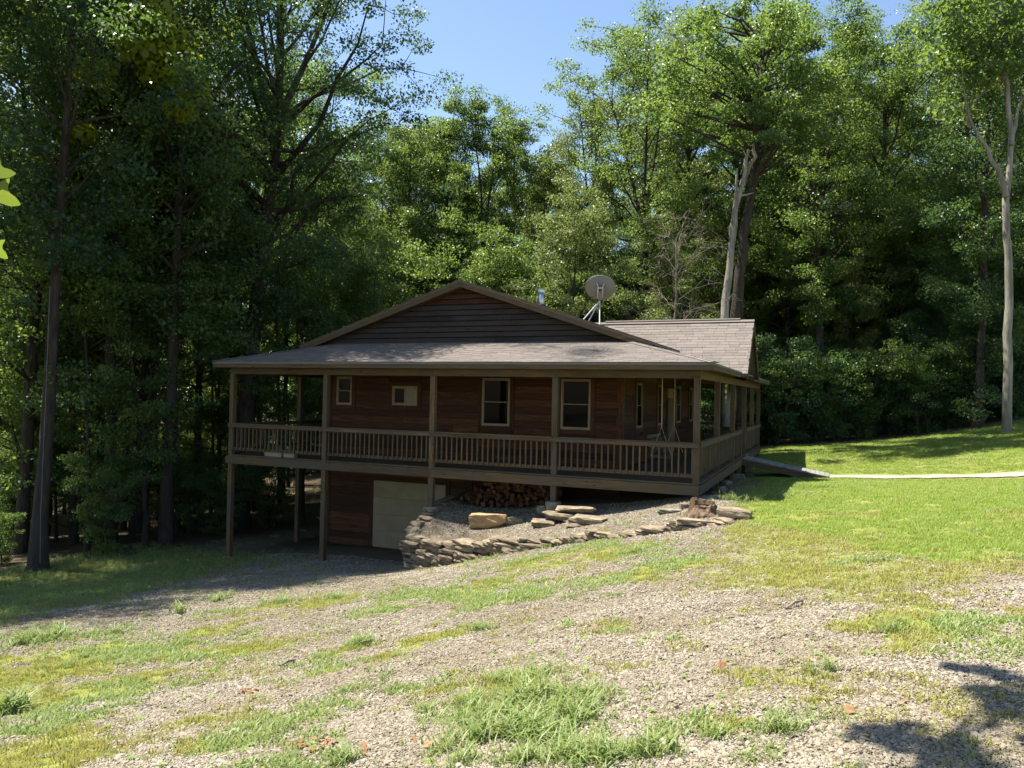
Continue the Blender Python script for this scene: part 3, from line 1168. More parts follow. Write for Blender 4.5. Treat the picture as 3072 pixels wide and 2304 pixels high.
# gable lap siding
z = 3.30
hgt = .163
while z < RZ - .22:
    half = (RZ - .2 - z) / RS
    x0, x1 = RX - half, RX + half
    x0, x1 = max(x0, GX0 + .3), min(x1, GX1 - .2)
    if x1 - x0 > .3:
        for a, b in cut([(x0, x1)], 3.5, 6.0):
            m = MB()
            y = YF - .02
            half2 = (RZ - .2 - (z + hgt)) / RS
            at0 = max(a, RX - half2) if a == x0 else a
            bt0 = min(b, RX + half2) if b == x1 else b
            if bt0 < at0:
                at0 = bt0 = (at0 + bt0) / 2
            m.add([(a, y - .042, z + .02), (b, y - .042, z + .02), (bt0, y - .004, z + hgt - .002), (at0, y - .004, z + hgt - .002), (a, y + .01, z + .02), (b, y + .01, z + .02), (bt0, y + .01, z + hgt - .002), (at0, y + .01, z + hgt - .002)],
                  [(0, 1, 2, 3), (0, 4, 5, 1), (4, 7, 6, 5), (3, 2, 6, 7), (0, 3, 7, 4), (1, 5, 6, 2)])
            m.build('gable_board', M['gable'] if z < 4.55 else M['cedx'], cabin)
    z += hgt
m = MB()
m.prism([(RX, YF + .02, RZ - .2), (GX0 + .3, YF + .02, 3.2), (GX0 + .3, YF + .02, 2.75), (GX1 - .2, YF + .02, 2.75), (GX1 - .2, YF + .02, 3.2)], (0, .1, 0))
m.build('gable_wall', M['gap_shade'], cabin)  # near-black backing paints shadow lines into the gaps between boards

# cross gable over the side entry
CY, CZ, CH = 7.15, 4.46, 1.86
cg = part_empty('cross_gable_roof', cabin)
CX1 = .5
CS = (CZ - 2.72) / CH
cc = 1 / math.sqrt(1 + CS * CS)
for sy in (-1, 1):
    m = MB()
    ye, ze = CY + sy * CH, 2.72
    m.prism([(CX1, CY, CZ), (CX1, ye, ze), (CX1, ye, ze - .09), (CX1, CY, CZ - .11)], (-5.6, 0, 0))
    m.build('roof_deck', M['shingle'], cg)
    m = MB()
    m.prism([(CX1 + .004, CY, CZ - .02), (CX1 + .004, ye, ze - .02), (CX1 + .004, ye, ze - .2), (CX1 + .004, CY, CZ - .24)], (.03, 0, 0))
    m.build('rake_board', M['pty'], cg)
shingle_slope(cg, (0, CY - CH - .02, 2.705), (1, 0, 0), (0, cc, CS * cc), lambda t: (-5.2, CX1 + .03), CH / cc - .04, lambda k, x: x > -2.6 and k < 16)
shingle_slope(cg, (0, CY + CH + .02, 2.705), (-1, 0, 0), (0, -cc, CS * cc), lambda t: (-CX1 - .03, 5.2), CH / cc - .04, lambda k, x: False)
MB().tube([(-4.3, CY, CZ + .035), (.1, CY, CZ + .035)], .045, 6).build('ridge_vent', M['shingle'], cg)
MB().prism([(CX1 + .03, CY - .13, CZ - .05), (CX1 + .03, CY, CZ + .025), (CX1 + .03, CY + .13, CZ - .05)], (-5.5, 0, 0)).build('ridge_cap', M['shingle'], cg)
gw = part_empty('entry_gable', cabin, 'cedar infill of the entry gable')
z = 2.63
while z < CZ - .3:
    hl = (CZ - .2 - z) / CS
    plank('gable_board', M['cedy'], (.02, CY, z + .09), (max(.2, 2 * hl - .1), .03, .176), gw, 1)
    z += .18
MB().prism([(.0, CY, CZ - .15), (.0, CY - CH + .1, 2.62), (.0, CY + CH - .1, 2.62)], (-.05, 0, 0)).build('gable_wall', M['gap_shade'], gw)
MB().box((.04, CY - CH, 2.612), (CX1, CY + CH, 2.626)).build('soffit', M['ceiling'], cg)

# stove pipe on the right slope of the main roof
sp = part_empty('stove_pipe', cabin, 'galvanised stove pipe behind the front gable')
zb = RZ - RS * abs(-5.66 - RX)
MB().tube([(-5.66, 4.5, zb - .1), (-5.66, 4.5, zb + .42)], .1, 16).build('pipe', M['metal'], sp, True)
MB().tube([(-5.66, 4.5, zb + .40), (-5.66, 4.5, zb + .44), (-5.66, 4.5, zb + .50), (-5.66, 4.5, zb + .52)], [.105, .13, .13, .09], 16).build('cap', M['metal'], sp)
MB().tube([(-5.66, 4.5, zb - .06), (-5.66, 4.5, zb + .06)], [.22, .11], 16).build('flashing', M['black'], sp)

# ------------------------------------------------------------------ things on and round the cabin
# ramp
RB = thing('wooden_ramp', 'low grey plank ramp sloping from the side porch down to the footpath', 'ramp', (0.05, 9.5, 0))
r0, r1 = Vector((.05, 0, -.03)), Vector((2.75, 0, -.50))
nb = 19
for k in range(nb):
    u = (k + .5) / nb
    c = r0.lerp(r1, u)
    plank('ramp_board', M['rampwood'], (c.x - .05, 0, c.z), (1.24, .138, .036), RB, 1, (0, 0, math.pi / 2)).rotation_euler = Euler((math.atan2(.47, 2.7), 0, math.pi / 2), 'XYZ')
for s in (-1, 1):
    MB().bar((.0, s * .58, -.15), (2.6, s * .58, -.6), .04, .2).build('stringer', M['ptx'], RB)

# satellite dish
DC = Vector((-3.44, 3.5, 5.1))
dish = thing('satellite_dish', 'grey oval satellite dish on a three legged mast, seen from behind on the roof', 'satellite dish', (-3.5, 3.3, 4.1))
OD = Vector((-3.5, 3.3, 4.1))


def dl(p):
    return Vector(p) - OD


fwd = Vector((-.25, .8, .62)).normalized()
rt = fwd.cross(Vector((0, 0, 1))).normalized()
up_ = rt.cross(fwd)
m = MB()
V, Fc = [], []
nr, na = 7, 40
tl = .12
R2 = rt * math.cos(tl) - up_ * math.sin(tl)
U2 = up_ * math.cos(tl) + rt * math.sin(tl)
for side in (0, 1):
    for i in range(nr + 1):
        q = i / nr
        for k in range(na):
            a = 2 * math.pi * k / na
            V.append(dl(DC + R2 * (.445 * q * math.cos(a)) + U2 * (.40 * q * math.sin(a)) + fwd * (.085 * q * q - .03 + .012 * side)))
for side in (0, 1):
    b = side * (nr + 1) * na
    for i in range(nr):
        for k in range(na):
            k2 = (k + 1) % na
            Fc.append((b + i * na + k, b + (i + 1) * na + k, b + (i + 1) * na + k2, b + i * na + k2))
b = (nr + 1) * na
for k in range(na):
    k2 = (k + 1) % na
    Fc.append((nr * na + k, nr * na + k2, b + nr * na + k2, b + nr * na + k))
m.add(V, Fc)
m.build('reflector', M['dish'], dish, True)
m = MB()
bk = -fwd
hub = DC + bk * .1 - up_ * .02
for s in (-1, 1):
    m.bar(dl(hub + rt * (.07 * s) - up_ * .22), dl(hub + rt * (.07 * s) + up_ * .16), .025, .05, tuple(fwd))
    m.bar(dl(hub + rt * (.07 * s) + up_ * .16), dl(hub + rt * (.1 * s) + up_ * .2 + fwd * .07), .025, .03, tuple(fwd))
m.bar(dl(hub - rt * .08 + up_ * .1), dl(hub + rt * .08 + up_ * .1), .04, .03, tuple(fwd))
m.bar(dl(hub - rt * .08 - up_ * .04), dl(hub + rt * .08 - up_ * .04), .05, .03, tuple(fwd))
m.build('bracket', M['metal'], dish)
mt = DC + bk * .16 - up_ * .22
m = MB()
m.tube([dl(hub + bk * .03 - up_ * .05), dl(mt + Vector((0, 0, -.05)))], .055, 10)
m.build('elevation_clamp', M['dish'], dish)
ft = [on(1748, 957, 1, 2.75), on(1764, 963, 1, 2.9), on(1799, 976, 1, 3.1)]
top = mt + Vector((-.01, 0, -.08))
for p, n_, r_ in zip(ft, ('strut', 'strut', 'mast'), (.018, .018, .02)):
    q = Vector(p)
    q.z = RZ - RS * abs(q.x - RX) - .02
    MB().tube([dl(top), dl(q)], r_, 8).build(n_, M['white_metal'], dish)
MB().tube([dl(DC - U2 * .38 + fwd * .06), dl(DC - U2 * .5 + fwd * .5)], .018, 8).build('feed_arm', M['dish'], dish)
MB().tube([dl(DC - U2 * .5 + fwd * .48), dl(DC - U2 * .36 + fwd * .52)], [.05, .03], 10).build('feed_horn', M['dish'], dish)

# planters on the deck at the left end
for i, (px0, px1, lab) in enumerate(((791, 847, 'long pale planter box on the deck edge near the left corner post'), (849, 883, 'short pale planter box on the deck edge beside the longer one'))):
    a, b = on(px0, 1360, 1, .12), on(px1, 1360, 1, .12)
    pl = thing('planter_box', lab, 'planter', ((a[0] + b[0]) / 2, .2, .0), 'planter boxes on the deck')
    hw = (b[0] - a[0]) / 2
    m = MB()
    V = []
    for z_, s in ((0, .86), (.15, .97), (.151, 1.03), (.175, 1.03), (.175, .9), (.06, .85)):
        V += [(-hw * s, -.09 * s, z_), (hw * s, -.09 * s, z_), (hw * s, .09 * s, z_), (-hw * s, .09 * s, z_)]
    Fc = [(0, 1, 2, 3)] + [(4 * i_ + k, 4 * i_ + (k + 1) % 4, 4 * i_ + 4 + (k + 1) % 4, 4 * i_ + 4 + k) for i_ in range(5) for k in range(4)] + [(20, 21, 22, 23)]
    m.add(V, Fc)
    m.build('box', M['planter'], pl)
    m = MB()
    for k in range(26):
        a_ = random.uniform(-hw * .8, hw * .8)
        h_ = random.uniform(.1, .3)
        dx, dy = random.uniform(-.08, .08), random.uniform(-.06, .06)
        m.add([(a_, 0, .1), (a_ + dx * .5 + .015, dy * .5, .1 + h_ * .6), (a_ + dx, dy, .1 + h_), (a_ + dx * .5 - .015, dy * .5, .1 + h_ * .6)], [(0, 1, 2, 3)])
    o = m.build('plants', M['leaf_pale'], pl)

# porch swing, end on, in the side porch
sx_ = -1.25
ya, yb = float(on(1987, 1150, 0, sx_)[1]), float(on(2025, 1150, 0, sx_)[1])
ps = thing('porch_swing', 'wooden porch swing hanging on ropes from the side porch ceiling', 'porch swing', (sx_, (ya + yb) / 2, .45))
hl = (yb - ya) / 2
for k in range(5):
    plank('seat_slat', M['pty'], (-.2 + k * .1, 0, .0), (2 * hl - .1, .085, .022), ps, 1)
for k in range(4):
    plank('back_slat', M['pty'], (-.28 - k * .03, 0, .12 + k * .12), (2 * hl - .1, .022, .09), ps, 1)
for s in (-1, 1):
    MB().bar((-.3, s * hl * .9, -.03), (.28, s * hl * .9, -.03), .04, .06).build('seat_bearer', M['ptx'], ps)
    MB().bar((-.3, s * hl * .9, .22), (.25, s * hl * .9, .22), .07, .03).build('armrest', M['ptx'], ps)
    MB().tube([(0, s * hl, 2.16), (0, s * hl, .75)], .013, 6).build('rope', M['rope'], ps)
    MB().tube([(-.28, s * hl * .93, 0), (0, s * hl, .75), (.26, s * hl * .93, 0)], .012, 6).build('rope', M['rope'], ps)

# ceiling fan
fx = on(2032, 1128, 0, -1.35)
fan = thing('ceiling_fan', 'dark ceiling fan with five blades under the side porch ceiling', 'ceiling fan', (fx[0], fx[1], 2.3))
MB().tube([(0, 0, .05), (0, 0, .31)], .02, 8).build('downrod', M['black'], fan)
MB().tube([(0, 0, -.1), (0, 0, -.06), (0, 0, .03), (0, 0, .07)], [.05, .12, .12, .05], 14).build('motor', M['black'], fan)
for k in range(5):
    a = k * 2 * math.pi / 5 + .3
    m = MB()
    d, s = Vector((math.cos(a), math.sin(a), 0)), Vector((-math.sin(a), math.cos(a), 0))
    P = [d * .1 - s * .03, d * .22 - s * .065, d * .6 - s * .075, d * .63, d * .6 + s * .075, d * .22 + s * .065, d * .1 + s * .03]
    m.prism([p + Vector((0, 0, .0)) for p in P], (0, 0, .012))
    m.build('blade', M['cedx'], fan)

# white wind ribbon hanging from the side eave
wr = on(2178, 1160, 0, -.4)
rb = thing('wind_ribbon', 'white twisted wind ribbon hanging between the side porch posts', 'ornament', (wr[0], wr[1], 2.3))
m = MB()
V = []
for k in range(15):
    a = k * .7
    z_ = .15 - k * .045
    w_ = .05 * (1 - k / 18)
    V += [(w_ * math.cos(a), w_ * math.sin(a), z_), (-w_ * math.cos(a), -w_ * math.sin(a), z_)]
m.add(V, [(2 * k, 2 * k + 1, 2 * k + 3, 2 * k + 2) for k in range(14)])
m.build('ribbon', M['ribbon'], rb)
MB().tube([(0, 0, .15), (0, 0, .31)], .004, 4).build('string', M['ribbon'], rb)


# stones -------------------------------------------------------------
def rock_mesh(name, seed, sub=2, rough=.16, flat=1.0):
    import bmesh
    rs = np.random.default_rng(seed)
    bm = bmesh.new()
    bmesh.ops.create_cube(bm, size=1)
    bmesh.ops.subdivide_edges(bm, edges=bm.edges[:], cuts=sub, use_grid_fill=True)
    dirs = rs.normal(size=(7, 3))
    offs = rs.uniform(.40, .60, 7)
    for v in bm.verts:
        p = np.array(v.co)
        r = np.linalg.norm(p)
        p = p * (1 - .14 * max(0, r - .6))
        for d, o in zip(dirs, offs):
            d = d / np.linalg.norm(d)
            q = p @ d
            if q > o:
                p = p - d * (q - o) * .8
        p = p + rs.normal(size=3) * rough * .12
        v.co = p
    me = bpy.data.meshes.new(name)
    bm.to_mesh(me)
    bm.free()
    return me


ROCKS = [rock_mesh('wall_stone', 100 + i, 2, .3) for i in range(9)]
for r in ROCKS:
    r.materials.append(M['stone'])

wall = thing('retaining_wall', 'dry stacked sandstone retaining wall holding the gravel bank in front of the porch', 'stone wall', (0, 0, 0))
pts = [Vector((*p, 0)) for p in WALL]
seg = [(pts[i], pts[i + 1]) for i in range(len(pts) - 1)]
for a, b in seg:
    pass
cum = [0]
for a, b in seg:
    cum.append(cum[-1] + (b - a).length)


def wall_pt(s):
    s = min(max(s, 0), cum[-1] - 1e-4)
    for i, (a, b) in enumerate(seg):
        if s <= cum[i + 1]:
            u = (s - cum[i]) / (cum[i + 1] - cum[i])
            p = a.lerp(b, u)
            d = (b - a).normalized()
            return p, d
    return pts[-1], (seg[-1][1] - seg[-1][0]).normalized()


course = 0
zc = -3.0
rs = random.Random(5)
nst = 0
while zc < -.1:
    h = rs.uniform(.10, .165) if zc < -1.5 else rs.uniform(.065, .11)
    s = .0
    while s < cum[-1]:
        w = rs.uniform(.26, .62) * (.72 if zc > -1.3 else 1)
        p, d = wall_pt(s + w / 2)
        out = Vector((d.y, -d.x, 0))
        gb = float(gz(p.x + out.x * .12, p.y + out.y * .12))
        tt = float(tz(p.x - out.x * .1, p.y - out.y * .1)) + .05 - (.05 if p.x > -3.2 else 0)
        if p.x < -6.85:
            tt = max(tt, -1.75 + .65 * min(1, max(0, (p.y + 1.3) / 1.3)))
        if zc + h * .5 > gb - .04 and zc + h * .4 < tt:
            o = link('stone', ROCKS[rs.randrange(9)], None, wall)
            c = p + out * (rs.uniform(-.04, .05) - .06 * max(0, (zc - gb)))
            o.location = (c.x, c.y, zc + h / 2 + rs.uniform(-.012, .012))
            o.rotation_euler = (rs.uniform(-.06, .06), rs.uniform(-.05, .05), math.atan2(d.y, d.x) + rs.uniform(-.09, .09))
            o.scale = (w * 1.08, rs.uniform(.26, .42), h * 1.16 * rs.uniform(.8, 1.25))
            nst += 1
        s += w * .97
    zc += h
print('wall stones', nst)
# concrete wing of the garage approach, sloping from the porch pier down to the wall corner
MB().prism([(-7.12, 2.3, -.85), (-7.12, .25, -.98), (-7.12, -.95, -1.62), (-7.12, -.95, -2.7), (-7.12, 2.3, -3.0)], (.14, 0, 0)).build('wing_wall', M['concrete'], wall)


def loose(px, py, size, rz, label, mat='stone', name='flat_stone', tilt=(0, 0), lift=0.3, group='loose flat stones on the gravel bank', seed=None):
    p = at(px, py)
    me = rock_mesh(name, seed or int(px * 7 + py), 3, .2)
    o = link(name, me, M[mat])
    o.location = (p[0], p[1], p[2] + size[2] * lift)
    o.scale = size
    o.rotation_euler = (tilt[0], tilt[1], rz)
    return tag(o, label, 'stone', group)


loose(1468, 1578, (1.0, .5, .36), .12, 'long orange sandstone boulder lying alone on the gravel bank', 'orange_stone', 'boulder', (.05, -.06), .4, None)
loose(1545, 1568, (.42, .3, .2), .3, 'dark mossy stone tucked against the right end of the orange boulder', 'dark_stone')
loose(1630, 1577, (.56, .4, .17), .2, 'flat grey stone at the left foot of the stacked slabs')
loose(1680, 1566, (.78, .45, .15), .1, 'broad flat slab on the left of the stacked slabs', 'stone', 'flat_stone', (0, .05), .9)
o = loose(1730, 1556, (.95, .5, .13), -.05, 'pale top slab of the stacked slabs on the gravel bank', 'stone', 'flat_stone', (0, -.03), .6)
o.location.z += .16
loose(1765, 1572, (.8, .45, .15), -.08, 'dark fronted slab on the right of the stacked slabs', 'stone', 'flat_stone', (.02, .02), .6)
loose(1735, 1578, (.6, .4, .12), .1, 'low slab sunk in gravel below the stacked slabs', 'stone')
loose(2010, 1538, (.5, .35, .1), .1, 'thin dark slab at the shade edge left of the tree stump', 'dark_stone')
loose(2060, 1524, (.3, .22, .12), .4, 'small slab touching the left foot of the tree stump', 'stone')
loose(2095, 1578, (.8, .3, .1), .1, 'long low slab just before the right end of the stone wall', 'stone')
loose(2040, 1580, (.36, .26, .12), -.2, 'rounded lichen covered stone left of the long low slab', 'stone')
loose(2205, 1557, (.62, .34, .17), -.06, 'cut block of pale stone sitting in the grass past the wall end', 'stone', 'stone_block', (0, 0), .4, None)
o = loose(1640, 1512, (.26, .22, .2), .2, 'grey rounded stone resting on the pier of the fourth porch post', 'dark_stone', 'round_stone', (0, 0), .3, None)
o.location = (-3.80, -.02, -.86)
for i, (px, py, s_, lab) in enumerate(((2215, 1440, .4, 'grey rubble stone under the side porch near the ramp'), (2180, 1455, .34, 'rounded rubble stone under the middle of the side porch edge'), (2165, 1475, .26, 'small rubble stone in the shade near the corner post'), (2250, 1430, .3, 'rubble stone in the shade right below the ramp'))):
    loose(px, py, (s_, s_ * .8, s_ * .6), i, lab, 'dark_stone', 'rubble_stone', (0, 0), .3, 'rubble stones under the side porch')

# tree stump
p = at(2112, 1546)
st = thing('tree_stump', 'weathered rotten tree stump beside the porch corner', 'stump', tuple(p))
m = MB()
rsn = np.random.default_rng(3)
V, Fc = [], []
na = 26
prof = [(-.1, .40), (.03, .34), (.09, .27), (.16, .23), (.22, .225)]
for i, (z_, r_) in enumerate(prof):
    for k in range(na):
        a = 2 * math.pi * k / na
        rr = r_ * (1 + .16 * math.sin(5 * a + .4) * (1 - i / 6) + rsn.uniform(-.07, .07))
        zz = z_ + (rsn.uniform(-.05, .03) if i == 4 else 0)
        V.append((rr * math.cos(a), rr * math.sin(a), zz))
for i in range(4):
    for k in range(na):
        k2 = (k + 1) % na
        Fc.append((i * na + k, i * na + k2, (i + 1) * na + k2, (i + 1) * na + k))
V.append((0, 0, .14))
for k in range(na):
    Fc.append((4 * na + k, 4 * na + (k + 1) % na, len(V) - 1))
m.add(V, Fc)
m.build('stump_base', M['stump'], st)
MB().prism([(-.3, -.12, .0), (-.16, -.2, .0), (-.16, -.16, .30), (-.2, -.13, .36), (-.26, -.1, .31)], (.05, .09, 0)).build('splinter', M['stump'], st)
MB().prism([(-.16, .1, .2), (.2, .1, .2), (.17, .12, .27), (-.13, .12, .30)], (0, .06, 0)).build('splinter', M['stump'], st)

# split firewood heaped under the porch
LOGM = []
for i in range(5):
    m = MB()
    rr = np.random.default_rng(40 + i)
    ang = sorted(rr.uniform(0, 2 * math.pi, 6)) if i % 2 else [0, .5, 1.0, 1.5, 2.1]
    poly = [(math.cos(a) * .09 * rr.uniform(.85, 1.15), -.2, math.sin(a) * .09 * rr.uniform(.8, 1.1)) for a in ang]
    if i % 2 == 0:
        poly.append((-.01, -.2, -.03))
    m.prism(poly, (0, .4, 0))
    LOGM.append(m.mesh('firewood_log'))
    LOGM[-1].materials.append(M['log'])
rs = random.Random(11)
nlog = 0
for row in range(9):
    z0 = row * .115
    n = 17 - row
    for k in range(n):
        x = -6.55 + row * .16 + k * .165 + rs.uniform(-.03, .03)
        xr = (x + 6.6) / 3.0
        if row > 7.5 - 2.3 * abs(xr - .38) * 2:
            continue
        o = link('firewood_log', LOGM[rs.randrange(5)])
        y = 1.25 + rs.uniform(-.1, .1) - row * .01
        o.location = (x, y, float(tz(x, 1.2)) + .08 + z0 + rs.uniform(-.02, .02))
        o.rotation_euler = (rs.uniform(-.1, .1), rs.uniform(0, 6.28), rs.choice((0, 0, 1.2, -.9)) + rs.uniform(-.4, .4))
        tag(o, 'split brown firewood log in the heap stacked under the porch', 'firewood', 'split firewood stacked under the porch')
        nlog += 1
print('logs', nlog)

# sticks and dead leaves on the gravel
for a, b, lab in (((2358, 1832), (2408, 1812), 'curved grey stick lying on the gravel below the lawn'), ((840, 2004), (885, 1988), 'short dark stick on the gravel patch left of centre')):
    p, q = at(*a), at(*b)
    c = (p + q) / 2
    m = MB()
    m.tube([Vector(p - c) + Vector((0, 0, .02)), Vector((0, 0, .045)), Vector(q - c) + Vector((0, 0, .03))], [.012, .016, .01], 6)
    o = m.build('stick', M['deadwood'])
    o.location = c
    tag(o, lab, 'stick')


# ------------------------------------------------------------------ scatter (grass, gravel) as stuff
def scatter(name, P, scl, rot, inst, mat=None):
    me = bpy.data.meshes.new(name)
    me.vertices.add(len(P))
    me.vertices.foreach_set('co', np.asarray(P, np.float32).ravel())
    add_attr(me, 'scl', scl)
    a = me.attributes.new('rot', 'FLOAT_VECTOR', 'POINT')
    a.data.foreach_set('vector', np.asarray(rot, np.float32).ravel())
    o = link(name, me)
    ng = bpy.data.node_groups.new(name + '_nodes', 'GeometryNodeTree')
    ng.interface.new_socket('Geometry', in_out='INPUT', socket_type='NodeSocketGeometry')
    ng.interface.new_socket('Geometry', in_out='OUTPUT', socket_type='NodeSocketGeometry')
    gi, go = ng.nodes.new('NodeGroupInput'), ng.nodes.new('NodeGroupOutput')
    ip = ng.nodes.new('GeometryNodeInstanceOnPoints')
    oi = ng.nodes.new('GeometryNodeObjectInfo')
    oi.inputs['Object'].default_value = inst
    na_ = ng.nodes.new('GeometryNodeInputNamedAttribute')
    na_.data_type = 'FLOAT'
    na_.inputs[0].default_value = 'scl'
    nr_ = ng.nodes.new('GeometryNodeInputNamedAttribute')
    nr_.data_type = 'FLOAT_VECTOR'
    nr_.inputs[0].default_value = 'rot'
    er = ng.nodes.new('FunctionNodeEulerToRotation')
    ng.links.new(gi.outputs[0], ip.inputs['Points'])
    ng.links.new(oi.outputs['Geometry'], ip.inputs['Instance'])
    ng.links.new(nr_.outputs[0], er.inputs[0])
    ng.links.new(er.outputs[0], ip.inputs['Rotation'])
    ng.links.new(na_.outputs[0], ip.inputs['Scale'])
    ng.links.new(ip.outputs[0], go.inputs[0])
    md = o.modifiers.new('scatter', 'NODES')
    md.node_group = ng
    return tag(o, kind='stuff')


def tuft(name, seed, n, h, spread, w, mat, bend=.5, segs=2):
    r = np.random.default_rng(seed)
    V, Fq, Ft = [], [], []
    for _ in range(n):
        a = r.uniform(0, 6.283)
        rad = spread * math.sqrt(r.random())
        b = np.array([rad * math.cos(a), rad * math.sin(a), -.01])
        hh = h * r.uniform(.5, 1.15)
        a2 = r.uniform(0, 6.283)
        dv = np.array([math.cos(a2), math.sin(a2), 0])
        sd = np.array([-dv[1], dv[0], 0]) * w * r.uniform(.7, 1.2)
        bd = bend * r.uniform(.3, 1.2) * hh
        i = len(V)
        for s in range(segs):
            u = s / segs
            c = b + dv * bd * u * u + np.array([0, 0, hh * u * (1 - .25 * u * bend)])
            wd = sd * (1 - .55 * u)
            V += [c - wd, c + wd]
        V.append(b + dv * bd + np.array([0, 0, hh * (1 - .25 * bend)]))
        for s in range(segs - 1):
            Fq.append((i + 2 * s, i + 2 * s + 1, i + 2 * s + 3, i + 2 * s + 2))
        e = i + 2 * (segs - 1)
        Ft.append((e, e + 1, i + 2 * segs))
    me = npmesh(name, np.array(V), [np.array(Fq), np.array(Ft)] if Fq else [np.array(Ft)])
    me.materials.append(mat)
    return bpy.data.objects.new(name, me)


def in_view(x, y, z=None, margin=.06):
    if z is None:
        z = surf(x, y)
    q = (np.stack([x, y, z], 1) - CAM) @ RM
    d = -q[:, 2]
    u, v = q[:, 0] / np.maximum(d, .01), q[:, 1] / np.maximum(d, .01)
    return (d > .5) & (np.abs(u) < W / 2 / F + margin) & (np.abs(v) < H / 2 / F + margin), d


def sample_view(n, dmax, dpow):
    """random ground points inside the field of view, denser near the camera"""
    d = 1.8 + (dmax - 1.8) * RNG.random(n) ** dpow
    u = RNG.uniform(-.75, .75, n)
    fx, fy = -math.sin(math.radians(23)), math.cos(math.radians(23))
    x = CAM[0] + d * fx + d * u * fy
    y = CAM[1] + d * fy - d * u * fx
    return x, y


def rots(n, t=.15):
    return np.stack([RNG.normal(0, t, n), RNG.normal(0, t, n), RNG.uniform(0, 6.283, n)], 1)


UNDER = [(-14.2, .3), (0.1, .3), (.1, 16.4), (-14.2, 16.4)]
# short grass
x, y = sample_view(210000, 42, 1.2)
z = surf(x, y)
ok, d = in_view(x, y, z)
g = grass_cover(x, y)
ff = dark_floor_cover(x, y)
fine = vnoise(x * 5.5, y * 5.5, 31)
keep = ok & (RNG.random(len(x)) < np.clip((g - .15) * 1.7, 0, 1) * np.clip((fine - .30) * 4.5, .04, 1)) & ~in_poly(x, y, UNDER) & (ff < .6)
keep &= ~((np.abs(y - 9.6) < .75) & (x > .1) & (x < 11))
solid = in_poly(x, y, SOLID) & ~((vnoise(x * 1.3, y * 1.3, 41) > .6) & (RNG.random(len(x)) < .6))
for nm, sel, t, sm in (('lawn_grass', solid, tuft('lawn_tuft', 1, 18, .055, .1, .005, M['grass'], .8), 1.0),
                       ('patchy_grass', ~solid & (vnoise(x * .8, y * .8, 21) > .48), tuft('patchy_tuft', 2, 14, .05, .08, .005, M['drygrass'], .7), 1.0),
                       ('green_weeds', ~solid & (vnoise(x * .8, y * .8, 21) <= .48), tuft('weed_tuft', 3, 12, .06, .08, .007, M['tallgrass'], .9), 1.0)):
    k = keep & sel
    n = k.sum()
    print(nm, n)
    dd = d[k]
    scatter(nm, np.stack([x[k], y[k], z[k]], 1), RNG.uniform(.6, 1.3, n) * np.clip(.75 + dd / 40, .75, 1.5), rots(n, .1), t)

# tall grass clumps in the foreground
P, sc = [], []
for px, py, n, r, s in [(1400, 2120, 34, .3, .8), (1500, 2140, 44, .36, .95), (1600, 2100, 44, .36, 1.05), (1700, 2150, 44, .34, .95), (1560, 2210, 40, .28, 1.1), (1430, 2220, 34, .25, .9), (1640, 2230, 26, .25, 1.0), (1500, 2050, 34, .4, .8), (1620, 2030, 30, .35, .8), (1270, 2130, 24, .25, .55),
                        (1820, 2280, 40, .2, .9), (1930, 2270, 40, .17, .9), (1720, 2275, 30, .18, .8), (1560, 2290, 18, .15, .8), (1400, 2290, 16, .15, .7), (1750, 2090, 16, .25, .8),
                        (2350, 2190, 20, .1, .8), (2480, 2010, 12, .12, .7), (2680, 1885, 24, .25, .7), (2160, 2210, 14, .1, .6), (30, 2140, 40, .12, 1.5), (150, 1915, 60, .5, 1.3),
                        (60, 1930, 50, .5, 1.2), (830, 1810, 50, .5, .9), (540, 1840, 8, .12, 1.9), (1090, 1935, 44, .25, .9), (1000, 1795, 60, .6, .8), (1430, 1890, 36, .3, .7), (1150, 1790, 50, .6, .7), (1900, 1660, 40, .4, .9), (1650, 1640, 50, .5, .7), (1560, 1690, 60, .6, .7), (1460, 1750, 60, .7, .6), (1350, 1790, 60, .7, .6),
                        (1030, 2290, 16, .08, .8), (660, 1800, 24, .6, 1.2), (1460, 1680, 40, .6, .7), (1740, 1640, 40, .6, .6), (2195, 1500, 40, .4, 1.2), (2260, 1500, 40, .4, 1.1), (2330, 1495, 40, .4, 1.0), (350, 1900, 40, .6, .9), (200, 2000, 60, .8, .7), (420, 1990, 60, .9, .6), (1150, 2040, 14, .2, .6), (2250, 2200, 10, .3, .7), (2420, 2150, 10, .3, .7)]:
    c = at(px, py)
    a, q = RNG.uniform(0, 6.283, n), r * np.abs(RNG.normal(0, .75, n))
    xx, yy = c[0] + q * np.cos(a) * 1.2, c[1] + q * np.sin(a)
    P.append(np.stack([xx, yy, surf(xx, yy)], 1))
    sc.append(RNG.uniform(.6, 1.25, n) * s * np.clip(1.15 - .4 * q / r, .45, 1))
P, sc = np.concatenate(P), np.concatenate(sc)
scatter('tall_grass', P, sc, rots(len(P), .2), tuft('tall_tuft', 5, 8, .21, .08, .0062, M['tallgrass'], 1.3, 4))
# grass and weeds in the shade along the wood edge on the left
n = 9000
x = RNG.uniform(-19, -9.5, n)
y = RNG.uniform(-12, 1.5, n)
g = grass_cover(x, y)
k = (RNG.random(n) < g * 1.1 - .15) & (x < -9 - .2 * (y + 10))
x, y = x[k], y[k]
scatter('shade_grass', np.stack([x, y, surf(x, y)], 1), RNG.uniform(.5, 1.2, len(x)), rots(len(x), .15), tuft('shade_tuft', 6, 10, .16, .1, .006, M['tallgrass'], .8, 3))

